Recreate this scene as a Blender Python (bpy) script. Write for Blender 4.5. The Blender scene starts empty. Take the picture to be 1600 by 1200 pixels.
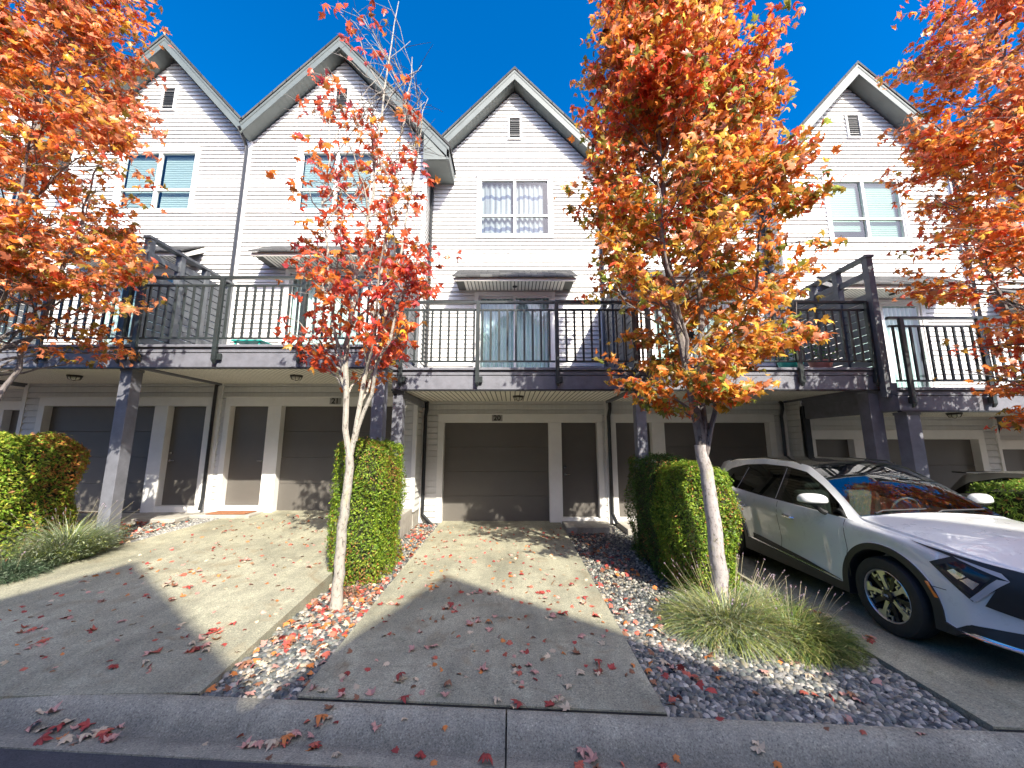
import bpy, math, random
import numpy as np
from mathutils import Vector, Matrix
R = math.radians
random.seed(7); rng = np.random.default_rng(11)
scene = bpy.context.scene
COL = scene.collection

# ------------------------------------------------------------------ camera, sky, sun
cam_d = bpy.data.cameras.new('camera'); cam = bpy.data.objects.new('camera', cam_d); COL.objects.link(cam)
cam.location = (0, 0, 2.0); cam.rotation_euler = (R(90 + 9.0), 0, 0)
cam_d.sensor_width = 36; cam_d.lens = 13.5; cam_d.clip_start = 0.05; cam_d.clip_end = 2000
scene.camera = cam
SUN_AZ, SUN_EL = R(24.5), R(39)          # azimuth: to the right of straight behind the viewer
tosun = Vector((math.sin(SUN_AZ) * math.cos(SUN_EL), -math.cos(SUN_AZ) * math.cos(SUN_EL), math.sin(SUN_EL)))
w = bpy.data.worlds.new('World'); scene.world = w; w.use_nodes = True
nt = w.node_tree; bg = nt.nodes['Background']
sky = nt.nodes.new('ShaderNodeTexSky'); sky.sky_type = 'NISHITA'; sky.sun_disc = False
sky.sun_elevation = SUN_EL; sky.sun_rotation = math.atan2(tosun.x, tosun.y)
sky.air_density = 0.8; sky.dust_density = 5.0; sky.ozone_density = 5.0; sky.altitude = 200
hs = nt.nodes.new('ShaderNodeHueSaturation'); hs.inputs['Saturation'].default_value = 1.7; hs.inputs['Value'].default_value = 0.74
nt.links.new(sky.outputs[0], hs.inputs['Color']); nt.links.new(hs.outputs[0], bg.inputs[0])
bg.inputs[1].default_value = 0.15
sd = bpy.data.lights.new('sun', 'SUN'); sun = bpy.data.objects.new('sun', sd); COL.objects.link(sun)
sd.energy = 3.2; sd.angle = R(0.55); sd.color = (1.0, 0.93, 0.80)
sun.rotation_euler = tosun.to_track_quat('Z', 'Y').to_euler()
scene.view_settings.view_transform = 'Standard'; scene.view_settings.look = 'None'
scene.view_settings.exposure = 1.72; scene.view_settings.gamma = 1

# ------------------------------------------------------------------ materials
def newmat(name):
    m = bpy.data.materials.new(name); m.use_nodes = True
    return m, m.node_tree, m.node_tree.nodes['Principled BSDF']
def ramp(nt, fac, stops):
    r = nt.nodes.new('ShaderNodeValToRGB'); e = r.color_ramp.elements
    while len(e) < len(stops): e.new(0.5)
    for i, (p, c) in enumerate(stops):
        e[i].position = p; e[i].color = (*c, 1) if len(c) == 3 else c
    nt.links.new(fac, r.inputs[0]); return r.outputs[0]
def noise(nt, scale, detail=4, rough=0.6, vec=None, dist=0):
    n = nt.nodes.new('ShaderNodeTexNoise'); n.inputs['Scale'].default_value = scale
    n.inputs['Detail'].default_value = detail; n.inputs['Roughness'].default_value = rough
    n.inputs['Distortion'].default_value = dist
    if vec: nt.links.new(vec, n.inputs['Vector'])
    return n.outputs[0]
def objco(nt, scale=(1, 1, 1)):
    g = nt.nodes.new('ShaderNodeNewGeometry'); mp = nt.nodes.new('ShaderNodeMapping')
    mp.inputs['Scale'].default_value = scale
    nt.links.new(g.outputs['Position'], mp.inputs[0]); return mp.outputs[0]
def mixc(nt, a, b, fac, mode='MIX'):
    m = nt.nodes.new('ShaderNodeMix'); m.data_type = 'RGBA'; m.blend_type = mode
    for i, s in ((6, a), (7, b), (0, fac)):
        if hasattr(s, 'is_linked') or hasattr(s, 'links'): nt.links.new(s, m.inputs[i])
        elif i == 0: m.inputs[0].default_value = s
        else: m.inputs[i].default_value = (*s, 1)
    return m.outputs[2]
def bump(nt, b, h, strength=0.3, dist=0.01):
    n = nt.nodes.new('ShaderNodeBump'); n.inputs['Strength'].default_value = strength
    n.inputs['Distance'].default_value = dist
    nt.links.new(h, n.inputs['Height']); nt.links.new(n.outputs[0], b.inputs['Normal'])
def paint(name, c, rough=0.5, var=0.12, scale=3.0, bumpy=0.0, metal=0, streak=0.0):
    m, nt, b = newmat(name); v = objco(nt)
    c2 = tuple(x * (1 - var) for x in c); c1 = tuple(min(1, x * (1 + var * 0.5)) for x in c)
    col = ramp(nt, noise(nt, scale, 6, 0.65, v), [(0.3, c2), (0.7, c1)])
    if streak:
        v2 = objco(nt, (9, 9, 0.5))
        s = ramp(nt, noise(nt, 2.0, 5, 0.7, v2), [(0.42, (0.62, 0.58, 0.5)), (0.6, (1, 1, 1))])
        col = mixc(nt, col, s, streak, 'MULTIPLY')
    nt.links.new(col, b.inputs['Base Color'])
    b.inputs['Roughness'].default_value = rough; b.inputs['Metallic'].default_value = metal
    if bumpy: bump(nt, b, noise(nt, 160, 3, 0.6, v), bumpy, 0.002)
    return m
M = {}
M['siding'] = paint('white vinyl siding', (0.68, 0.68, 0.665), 0.45, 0.05, 1.2, 0.0, 0, 0.16)
M['trim'] = paint('white trim', (0.80, 0.79, 0.76), 0.4, 0.06, 4)
M['soffit'] = paint('soffit vinyl', (0.84, 0.81, 0.72), 0.5, 0.05, 3)
M['rake'] = paint('grey rake board', (0.115, 0.135, 0.13), 0.5, 0.15, 5, 0.2)
M['groove'] = paint('shadow groove', (0.10, 0.10, 0.09), 0.8, 0.1)  # dark sheet behind the soffit slats, shade of the grooves put into colour
M['gsoffit'] = paint('grey-green vented soffit', (0.15, 0.17, 0.16), 0.6, 0.1, 3)
M['grey'] = paint('grey stained wood', (0.155, 0.16, 0.185), 0.55, 0.25, 6, 0.25)
M['screen'] = paint('grey slat wood', (0.11, 0.12, 0.132), 0.6, 0.3, 5, 0.25)
M['rail'] = paint('dark rail metal', (0.028, 0.036, 0.036), 0.35, 0.3, 12)
M['pipe'] = paint('dark downspout', (0.022, 0.024, 0.027), 0.3, 0.2, 6)
M['door'] = paint('taupe door', (0.122, 0.112, 0.10), 0.45, 0.10, 1.5)
M['steel'] = paint('brushed steel', (0.6, 0.58, 0.55), 0.25, 0.1, 20, 0, 1)
M['plate'] = paint('number plate grey', (0.34, 0.33, 0.31), 0.5, 0.1)
M['black'] = paint('black lettering', (0.01, 0.01, 0.01), 0.5, 0.1)
M['teal'] = paint('teal plastic', (0.03, 0.38, 0.33), 0.4, 0.15)
M['pinkpot'] = paint('salmon plastic', (0.55, 0.24, 0.2), 0.5, 0.15)
M['room'] = paint('dim room', (0.10, 0.10, 0.10), 0.9, 0.1)
M['tileblack'] = paint('lamp bronze', (0.03, 0.025, 0.02), 0.4, 0.1)
M['lampglass'] = paint('frosted lamp glass', (0.6, 0.58, 0.5), 0.2, 0.1)

def m_shingle():
    m, nt, b = newmat('asphalt shingles'); v = objco(nt)
    br = nt.nodes.new('ShaderNodeTexBrick'); br.inputs['Scale'].default_value = 1
    br.inputs['Brick Width'].default_value = 0.3; br.inputs['Row Height'].default_value = 0.14; br.inputs['Mortar Size'].default_value = 0.008
    br.inputs['Color1'].default_value = (0.09, 0.09, 0.088, 1); br.inputs['Color2'].default_value = (0.035, 0.035, 0.037, 1); br.inputs['Mortar'].default_value = (0.01, 0.01, 0.01, 1)
    nt.links.new(v, br.inputs['Vector'])
    c = mixc(nt, br.outputs[0], ramp(nt, noise(nt, 60, 5, 0.8, v), [(0.3, (0.5, 0.5, 0.5)), (0.7, (1.5, 1.5, 1.45))]), 0.9, 'MULTIPLY')
    nt.links.new(c, b.inputs['Base Color']); b.inputs['Roughness'].default_value = 0.9
    bump(nt, b, noise(nt, 120, 3, 0.7, v), 0.6, 0.01); return m
M['shingle'] = m_shingle()

def m_concrete(name, base, dark, speck=0.55, stain=(0.20, 0.145, 0.075), stainamt=0.6):
    m, nt, b = newmat(name); v = objco(nt)
    big = ramp(nt, noise(nt, 0.9, 6, 0.62, v, 0.6), [(0.32, dark), (0.62, base)])
    mid = ramp(nt, noise(nt, 7, 5, 0.7, v), [(0.3, (0.82, 0.82, 0.82)), (0.7, (1.1, 1.1, 1.1))])
    c = mixc(nt, big, mid, 0.8, 'MULTIPLY')
    sp = ramp(nt, noise(nt, 75, 4, 0.85, v), [(0.34, (0.30, 0.30, 0.31)), (0.46, (0.85, 0.85, 0.85)), (0.60, (1.15, 1.15, 1.12)), (0.68, (2.0, 2.0, 1.95))])
    c = mixc(nt, c, sp, speck, 'MULTIPLY')
    st = ramp(nt, noise(nt, 2.6, 5, 0.6, v, 1.2), [(0.56, (0, 0, 0)), (0.72, (stainamt,) * 3)])
    c = mixc(nt, c, stain, st)
    vn = nt.nodes.new('ShaderNodeTexVoronoi'); vn.feature = 'DISTANCE_TO_EDGE'; vn.inputs['Scale'].default_value = 0.42
    nz = nt.nodes.new('ShaderNodeTexNoise'); nz.inputs['Scale'].default_value = 3.0; nz.inputs['Detail'].default_value = 6; nt.links.new(v, nz.inputs['Vector'])
    va = nt.nodes.new('ShaderNodeVectorMath'); va.operation = 'MULTIPLY_ADD'; va.inputs[1].default_value = (0.35, 0.35, 0.0); nt.links.new(nz.outputs[1], va.inputs[0]); nt.links.new(v, va.inputs[2]); nt.links.new(va.outputs[0], vn.inputs['Vector'])
    c = mixc(nt, c, ramp(nt, vn.outputs['Distance'], [(0.0, (0.45, 0.43, 0.40)), (0.0022, (0.62, 0.60, 0.56)), (0.0045, (1, 1, 1))]), 0.35, 'MULTIPLY')
    tm = ramp(nt, noise(nt, 1.0, 4, 0.7, objco(nt, (5.0, 0.35, 1)), 0.3), [(0.42, (0.78, 0.78, 0.79)), (0.56, (1.04, 1.04, 1.03))]); c = mixc(nt, c, tm, 0.45, 'MULTIPLY')
    sm = ramp(nt, noise(nt, 4.5, 5, 0.6, v, 1.5), [(0.62, (0, 0, 0)), (0.75, (stainamt * 0.8,) * 3)])
    c = mixc(nt, c, (0.10, 0.115, 0.05), sm)
    nt.links.new(c, b.inputs['Base Color'])
    rr = ramp(nt, noise(nt, 3, 3, 0.5, v), [(0.3, (0.75,) * 3), (0.7, (0.95,) * 3)]); nt.links.new(rr, b.inputs['Roughness'])
    bump(nt, b, noise(nt, 130, 4, 0.75, v), 0.55, 0.006); return m
M['concrete'] = m_concrete('driveway concrete', (0.39, 0.375, 0.27), (0.22, 0.215, 0.155), 1.0)
M['kerb'] = m_concrete('kerb concrete', (0.37, 0.35, 0.27), (0.25, 0.24, 0.19), 1.0, (0.2, 0.18, 0.14), 0.3)
def gutter_shade(m):  # kerb shading painted into the colour: darker dip, paler rim
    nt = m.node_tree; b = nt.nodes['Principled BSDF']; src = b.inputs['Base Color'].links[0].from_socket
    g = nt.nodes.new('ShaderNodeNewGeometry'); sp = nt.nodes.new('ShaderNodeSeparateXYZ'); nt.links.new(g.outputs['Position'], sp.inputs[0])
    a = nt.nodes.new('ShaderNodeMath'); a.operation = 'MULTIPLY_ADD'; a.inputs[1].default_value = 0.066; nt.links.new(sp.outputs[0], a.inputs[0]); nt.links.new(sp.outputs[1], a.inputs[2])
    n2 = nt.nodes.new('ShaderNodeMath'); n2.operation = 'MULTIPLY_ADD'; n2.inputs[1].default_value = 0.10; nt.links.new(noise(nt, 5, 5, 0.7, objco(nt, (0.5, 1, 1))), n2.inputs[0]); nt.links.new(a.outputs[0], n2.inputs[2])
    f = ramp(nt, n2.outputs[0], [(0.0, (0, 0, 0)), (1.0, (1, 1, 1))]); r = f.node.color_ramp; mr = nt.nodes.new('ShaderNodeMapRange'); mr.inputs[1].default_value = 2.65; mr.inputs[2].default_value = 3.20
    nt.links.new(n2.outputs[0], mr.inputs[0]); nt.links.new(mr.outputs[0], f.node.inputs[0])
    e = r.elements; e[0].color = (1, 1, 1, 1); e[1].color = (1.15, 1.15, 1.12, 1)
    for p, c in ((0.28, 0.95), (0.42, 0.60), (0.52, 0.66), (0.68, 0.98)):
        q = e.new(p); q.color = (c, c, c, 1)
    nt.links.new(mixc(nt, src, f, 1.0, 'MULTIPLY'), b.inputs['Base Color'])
gutter_shade(M['kerb'])
M['found'] = m_concrete('foundation concrete', (0.45, 0.43, 0.38), (0.3, 0.28, 0.24), 0.35, (0.16, 0.14, 0.10), 0.5)
M['asphalt'] = m_concrete('asphalt', (0.07, 0.07, 0.075), (0.045, 0.045, 0.048), 0.95, (0.03, 0.03, 0.03), 0.3)
M['soil'] = m_concrete('mulch soil', (0.10, 0.065, 0.04), (0.05, 0.035, 0.022), 0.9, (0.12, 0.08, 0.05), 0.5)
M['bed'] = m_concrete('grit between pebbles', (0.08, 0.08, 0.08), (0.04, 0.04, 0.04), 0.9, (0.05, 0.04, 0.03), 0.5)

def m_attr(name, transl=0.35, rough=0.5, spec=0.3):
    m, nt, b = newmat(name)
    a = nt.nodes.new('ShaderNodeAttribute'); a.attribute_name = 'tint'
    nt.links.new(a.outputs['Color'], b.inputs['Base Color']); b.inputs['Roughness'].default_value = rough
    b.inputs['Specular IOR Level'].default_value = spec
    if transl:
        tr = nt.nodes.new('ShaderNodeBsdfTranslucent'); mx = nt.nodes.new('ShaderNodeMixShader')
        g = nt.nodes.new('ShaderNodeGamma'); g.inputs[1].default_value = 0.85
        nt.links.new(a.outputs['Color'], g.inputs[0]); nt.links.new(g.outputs[0], tr.inputs[0])
        mx.inputs[0].default_value = transl
        nt.links.new(b.outputs[0], mx.inputs[1]); nt.links.new(tr.outputs[0], mx.inputs[2])
        nt.links.new(mx.outputs[0], nt.nodes['Material Output'].inputs[0])
    return m
M['leaf'] = m_attr('autumn leaf', 0.5, 0.38, 0.6)
M['hedge'] = m_attr('cedar foliage', 0.25, 0.5, 0.3)
M['litter'] = m_attr('fallen leaf', 0.08, 0.6, 0.3)
M['pebble'] = m_attr('river pebble', 0.0, 0.55, 0.4)

def m_bark(name, light, dark):
    m, nt, b = newmat(name); v = objco(nt, (1, 1, 0.55))
    c = ramp(nt, noise(nt, 26, 6, 0.75, v, 0.4), [(0.34, dark), (0.47, light), (0.8, tuple(min(1, x * 1.35) for x in light))])
    l = ramp(nt, noise(nt, 9, 4, 0.6, v), [(0.6, (0, 0, 0)), (0.72, (0.55,) * 3)])
    c = mixc(nt, c, (0.32, 0.30, 0.10), l)
    nt.links.new(c, b.inputs['Base Color']); b.inputs['Roughness'].default_value = 0.85
    bump(nt, b, noise(nt, 45, 5, 0.7, v), 0.8, 0.01); return m
M['bark'] = m_bark('maple bark', (0.36, 0.325, 0.31), (0.09, 0.075, 0.065))
M['limb'] = m_bark('dark limb bark', (0.17, 0.15, 0.14), (0.06, 0.05, 0.045))
M['barkpale'] = m_bark('pale lichen bark', (0.33, 0.305, 0.26), (0.06, 0.05, 0.04))

def m_glass(name, tint, gloss=0.09, rough=0.02, wave=0.0):
    m, nt, b = newmat(name); nt.nodes.remove(b)
    lw = nt.nodes.new('ShaderNodeLayerWeight'); lw.inputs[0].default_value = 0.5
    pw = nt.nodes.new('ShaderNodeMath'); pw.operation = 'POWER'; pw.inputs[1].default_value = 3.5; nt.links.new(lw.outputs['Facing'], pw.inputs[0])
    ad = nt.nodes.new('ShaderNodeMath'); ad.operation = 'MULTIPLY_ADD'; ad.inputs[1].default_value = 0.9 - gloss; ad.inputs[2].default_value = gloss; nt.links.new(pw.outputs[0], ad.inputs[0])
    gl = nt.nodes.new('ShaderNodeBsdfGlossy'); gl.inputs['Roughness'].default_value = rough
    tr = nt.nodes.new('ShaderNodeBsdfTransparent'); tr.inputs[0].default_value = (*tint, 1)
    mx = nt.nodes.new('ShaderNodeMixShader')
    nt.links.new(ad.outputs[0], mx.inputs[0]); nt.links.new(tr.outputs[0], mx.inputs[1]); nt.links.new(gl.outputs[0], mx.inputs[2])
    nt.links.new(mx.outputs[0], nt.nodes['Material Output'].inputs[0])
    if wave:
        bp = nt.nodes.new('ShaderNodeBump'); bp.inputs['Strength'].default_value = wave; bp.inputs['Distance'].default_value = 0.02
        nt.links.new(noise(nt, 1.5, 2, 0.5, objco(nt)), bp.inputs['Height']); nt.links.new(bp.outputs[0], gl.inputs['Normal'])
    return m
M['glass'] = m_glass('window glass', (0.84, 0.92, 0.93), 0.09, 0.01, 0.25)
M['carglass'] = m_glass('tinted car glass', (0.10, 0.12, 0.115), 0.07)
M['screenglass'] = m_glass('windscreen glass', (0.36, 0.45, 0.42), 0.17)

def m_blind(name, c1, c2, period, axis, sharp=0.5):
    m, nt, b = newmat(name); g = nt.nodes.new('ShaderNodeNewGeometry'); s = nt.nodes.new('ShaderNodeSeparateXYZ')
    nt.links.new(g.outputs['Position'], s.inputs[0])
    mt = nt.nodes.new('ShaderNodeMath'); mt.operation = 'PINGPONG'; mt.inputs[1].default_value = period / 2
    nt.links.new(s.outputs[axis], mt.inputs[0])
    dv = nt.nodes.new('ShaderNodeMath'); dv.operation = 'DIVIDE'; dv.inputs[1].default_value = period / 2
    nt.links.new(mt.outputs[0], dv.inputs[0])
    nt.links.new(ramp(nt, dv.outputs[0], [(sharp - 0.3, c1), (sharp + 0.3, c2)]), b.inputs['Base Color'])
    b.inputs['Roughness'].default_value = 0.7; bump(nt, b, dv.outputs[0], 0.6, 0.02); return m
M['blind_h'] = m_blind('horizontal slat blind', (0.20, 0.22, 0.22), (0.34, 0.35, 0.34), 0.05, 2)
M['blind_dk'] = m_blind('dark slat blind', (0.16, 0.22, 0.22), (0.36, 0.42, 0.40), 0.05, 2)
M['blind_gr'] = m_blind('pale green blind', (0.14, 0.21, 0.165), (0.26, 0.35, 0.27), 0.05, 2)
M['blind_v'] = m_blind('vertical blind', (0.52, 0.66, 0.60), (0.86, 0.92, 0.88), 0.10, 0)
def m_curtain():
    m, nt, b = newmat('white curtain with wavy bands'); g = nt.nodes.new('ShaderNodeNewGeometry'); s = nt.nodes.new('ShaderNodeSeparateXYZ')
    nt.links.new(g.outputs['Position'], s.inputs[0])
    def mth(op, a, bb):
        n = nt.nodes.new('ShaderNodeMath'); n.operation = op
        for i, q in enumerate((a, bb)):
            if q is None: continue
            if isinstance(q, (int, float)): n.inputs[i].default_value = q
            else: nt.links.new(q, n.inputs[i])
        return n.outputs[0]
    sx = mth('MULTIPLY', mth('SINE', mth('MULTIPLY', s.outputs[0], 13.5), None), 0.03)
    zz = mth('ADD', s.outputs[2], sx)
    def band(zc, h): return mth('LESS_THAN', mth('ABSOLUTE', mth('SUBTRACT', zz, zc), None), h)
    f = mth('MAXIMUM', band(7.52, 0.055), band(8.42, 0.05))
    fold = nt.nodes.new('ShaderNodeTexNoise'); fold.inputs['Scale'].default_value = 1; mp = objco(nt, (11, 1, 0.2)); nt.links.new(mp, fold.inputs['Vector'])
    base = ramp(nt, fold.outputs[0], [(0.35, (0.17, 0.17, 0.175)), (0.6, (0.33, 0.33, 0.32))])
    nt.links.new(mixc(nt, base, (0.07, 0.08, 0.13), f), b.inputs['Base Color'])
    b.inputs['Roughness'].default_value = 0.8; bump(nt, b, fold.outputs[0], 0.8, 0.05); return m
M['curtain'] = m_curtain()
def m_car(name, c, rough=0.28, coat=1.0, metal=0.0):
    m, nt, b = newmat(name); v = objco(nt)
    nt.links.new(ramp(nt, noise(nt, 2.2, 6, 0.65, v), [(0.3, tuple(x * 0.93 for x in c)), (0.7, c)]), b.inputs['Base Color'])
    nt.links.new(ramp(nt, noise(nt, 4, 7, 0.8, v), [(0.35, (rough,) * 3), (0.75, (rough + 0.14,) * 3)]), b.inputs['Roughness'])
    b.inputs['Metallic'].default_value = metal
    b.inputs['Coat Weight'].default_value = coat; b.inputs['Coat Roughness'].default_value = 0.03; return m
M['carwhite'] = m_car('pearl white car paint', (0.70, 0.72, 0.70), 0.25)
M['cargrey'] = m_car('grey car paint', (0.17, 0.175, 0.16), 0.3, 1, 0.3)
M['cargloss'] = m_car('gloss black roof', (0.012, 0.012, 0.013), 0.1)
M['clad'] = paint('black plastic cladding', (0.02, 0.021, 0.021), 0.5, 0.2, 10, 0.3)
M['rubber'] = paint('tyre rubber', (0.018, 0.019, 0.018), 0.7, 0.25, 20, 0.5)
M['rimdark'] = paint('dark wheel pocket', (0.012, 0.012, 0.013), 0.3, 0.1)
M['rimlight'] = paint('machined alloy', (0.62, 0.60, 0.57), 0.3, 0.06, 15, 0, 0.85)
M['chrome'] = paint('satin chrome', (0.7, 0.7, 0.72), 0.2, 0.05, 10, 0, 1)
M['amber'] = paint('amber reflector', (0.65, 0.18, 0.02), 0.25, 0.1)
M['redlamp'] = paint('red tail lamp', (0.65, 0.02, 0.02), 0.2, 0.1)
M['lens'] = paint('dark headlamp lens', (0.015, 0.018, 0.03), 0.06, 0.1)
M['drl'] = paint('pale lamp strip', (0.45, 0.46, 0.48), 0.25, 0.05)
M['seat'] = paint('car interior', (0.13, 0.13, 0.125), 0.7, 0.2)
M['rubbermat'] = paint('brown coir mat', (0.30, 0.12, 0.05), 0.9, 0.3, 30, 0.5)
M['vent'] = paint('dark louvre', (0.03, 0.033, 0.035), 0.5, 0.1)

# ------------------------------------------------------------------ mesh helpers
class MB:
    def __init__(s): s.v = []; s.f = []
    def quad(s, a, b, c, d): n = len(s.v); s.v += [a, b, c, d]; s.f.append((n, n + 1, n + 2, n + 3)); return s
    def poly(s, pts): n = len(s.v); s.v += list(pts); s.f.append(tuple(range(n, n + len(pts)))); return s
    def box(s, x0, x1, y0, y1, z0, z1):
        n = len(s.v)
        s.v += [(x0, y0, z0), (x1, y0, z0), (x1, y1, z0), (x0, y1, z0), (x0, y0, z1), (x1, y0, z1), (x1, y1, z1), (x0, y1, z1)]
        s.f += [tuple(n + i for i in q) for q in ((0, 3, 2, 1), (4, 5, 6, 7), (0, 1, 5, 4), (1, 2, 6, 5), (2, 3, 7, 6), (3, 0, 4, 7))]; return s
    def prism(s, pts, d):            # pts polygon in 3-D, extruded by vector d
        n = len(s.v); k = len(pts); s.v += [tuple(p) for p in pts] + [tuple(p[i] + d[i] for i in range(3)) for p in pts]
        s.f.append(tuple(range(n, n + k))[::-1]); s.f.append(tuple(range(n + k, n + 2 * k)))
        for i in range(k): j = (i + 1) % k; s.f.append((n + i, n + j, n + k + j, n + k + i))
        return s
    def tube(s, pts, rad, seg=6):
        pts = [Vector(p) for p in pts]; n0 = len(s.v); up = Vector((0, 0, 1)); k = len(pts)
        if not hasattr(rad, '__len__'): rad = [rad] * k
        prev = None
        for i, p in enumerate(pts):
            t = (pts[min(i + 1, k - 1)] - pts[max(i - 1, 0)]).normalized()
            if prev is None:
                a = t.cross(up) if abs(t.z) < 0.95 else t.cross(Vector((1, 0, 0)))
            else: a = prev - t * prev.dot(t)
            a.normalize(); prev = a; b = t.cross(a)
            for j in range(seg):
                an = 2 * math.pi * j / seg; q = p + (a * math.cos(an) + b * math.sin(an)) * rad[i]; s.v.append(tuple(q))
        for i in range(k - 1):
            for j in range(seg):
                j2 = (j + 1) % seg; s.f.append((n0 + i * seg + j, n0 + i * seg + j2, n0 + (i + 1) * seg + j2, n0 + (i + 1) * seg + j))
        s.f.append(tuple(n0 + j for j in range(seg))[::-1]); s.f.append(tuple(n0 + (k - 1) * seg + j for j in range(seg))); return s
    def lathe_x(s, prof, cx, cy, cz, seg=40):   # prof list of (x offset, radius), axis along x
        n0 = len(s.v)
        for (dx, r) in prof:
            for j in range(seg): a = 2 * math.pi * j / seg; s.v.append((cx + dx, cy + r * math.cos(a), cz + r * math.sin(a)))
        for i in range(len(prof) - 1):
            for j in range(seg): j2 = (j + 1) % seg; s.f.append((n0 + i * seg + j, n0 + i * seg + j2, n0 + (i + 1) * seg + j2, n0 + (i + 1) * seg + j))
        return s
    def grid(s, G):
        n0 = len(s.v); a = len(G); b = len(G[0])
        for r in G: s.v += [tuple(p) for p in r]
        for i in range(a - 1):
            for j in range(b - 1): s.f.append((n0 + i * b + j, n0 + (i + 1) * b + j, n0 + (i + 1) * b + j + 1, n0 + i * b + j + 1))
        return s
    def build(s, name, mat, parent=None, smooth=False, bevel=0.0, merge=False):
        me = bpy.data.meshes.new(name); o0 = org(parent)
        me.from_pydata([(p[0] - o0[0], p[1] - o0[1], p[2] - o0[2]) for p in s.v], [], s.f)
        if merge:
            import bmesh
            bm = bmesh.new(); bm.from_mesh(me); bmesh.ops.remove_doubles(bm, verts=bm.verts, dist=0.0004)
            bmesh.ops.dissolve_degenerate(bm, edges=bm.edges, dist=0.0003)
            bmesh.ops.recalc_face_normals(bm, faces=bm.faces); bm.to_mesh(me); bm.free()
        me.materials.append(mat); o = bpy.data.objects.new(name, me); COL.objects.link(o)
        if parent: o.parent = parent
        if smooth:
            for p in me.polygons: p.use_smooth = True
            try: me.set_sharp_from_angle(angle=R(38))
            except Exception: pass
        if bevel:
            b = o.modifiers.new('bevel', 'BEVEL'); b.width = bevel; b.segments = 2; b.limit_method = 'ANGLE'
        return o
def org(o):
    x = Vector((0, 0, 0))
    while o is not None: x += o.location; o = o.parent
    return x
def tag(o, label=None, cat=None, group=None, kind=None):
    if label: o['label'] = label
    if cat: o['category'] = cat
    if group: o['group'] = group
    if kind: o['kind'] = kind
    return o
def empty(name, loc, label, cat, group=None):
    o = bpy.data.objects.new(name, None); o.location = loc; o.empty_display_size = 0.2; COL.objects.link(o)
    return tag(o, label, cat, group)
def cloud(name, mat, P, Rm, S, C, tv, tf, parent=None, smooth=False):
    """many small copies of a template merged in ONE mesh; per-copy tint"""
    P = np.asarray(P, float); N = len(P); tv = np.asarray(tv, float); tf = np.asarray(tf, int); k = len(tv)
    S = np.asarray(S, float)
    if S.ndim == 1: S = np.repeat(S[:, None], 3, 1)
    V = np.einsum('nij,nkj->nki', Rm, tv[None] * S[:, None, :]) + P[:, None, :]
    V = V.reshape(-1, 3) - np.array(org(parent))[None]
    F = (tf[None] + (np.arange(N) * k)[:, None, None]).reshape(-1, tf.shape[1])
    me = bpy.data.meshes.new(name); nf = len(F); c = tf.shape[1]
    me.vertices.add(len(V)); me.vertices.foreach_set('co', V.astype(np.float32).ravel())
    me.loops.add(nf * c); me.loops.foreach_set('vertex_index', F.astype(np.int32).ravel())
    me.polygons.add(nf); me.polygons.foreach_set('loop_start', np.arange(0, nf * c, c, dtype=np.int32))
    me.polygons.foreach_set('loop_total', np.full(nf, c, dtype=np.int32))
    if smooth: me.polygons.foreach_set('use_smooth', np.ones(nf, dtype=bool))
    me.update(calc_edges=True)
    at = me.color_attributes.new('tint', 'FLOAT_COLOR', 'POINT')
    CC = np.repeat(np.concatenate([np.clip(C, 0, 1), np.ones((N, 1))], 1), k, 0); at.data.foreach_set('color', CC.astype(np.float32).ravel())
    me.materials.append(mat); o = bpy.data.objects.new(name, me); COL.objects.link(o)
    if parent: o.parent = parent
    return o
def rotmats(n, tilt=1.0, up=None):
    """random frames; column 2 (leaf normal) scattered round `up` by tilt"""
    if up is None: up = np.tile([0, 0, 1.0], (n, 1))
    nrm = up + rng.normal(size=(n, 3)) * tilt; nrm /= np.linalg.norm(nrm, axis=1)[:, None]
    a = rng.normal(size=(n, 3)); a -= nrm * (a * nrm).sum(1)[:, None]; a /= np.linalg.norm(a, axis=1)[:, None]
    return np.stack([a, np.cross(nrm, a), nrm], 2)
half = [(0.06, -0.42), (0.27, -0.44), (0.24, -0.26), (0.40, -0.20), (0.54, 0.06), (0.33, 0.06), (0.20, 0.10), (0.27, 0.32), (0.12, 0.30)]
outl = [(0, -0.36)] + half + [(0, 0.64)] + [(-x, y) for x, y in half[::-1]]
def leaf_tmpl(curl=0.35):
    v = [(0, 0, 0.0)] + [(x, y, -curl * (x * x * 1.6 + 0.5 * y * y) + 0.03 * math.sin(9 * x + 5 * y)) for x, y in outl]
    n = len(outl); f = [(0, 1 + i, 1 + (i + 1) % n) for i in range(n)]
    # short petiole
    k = len(v); v += [(0.012, -0.34, 0), (-0.012, -0.34, 0), (0, -0.85, -0.12)]; f.append((k, k + 1, k + 2)); return v, f

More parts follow.
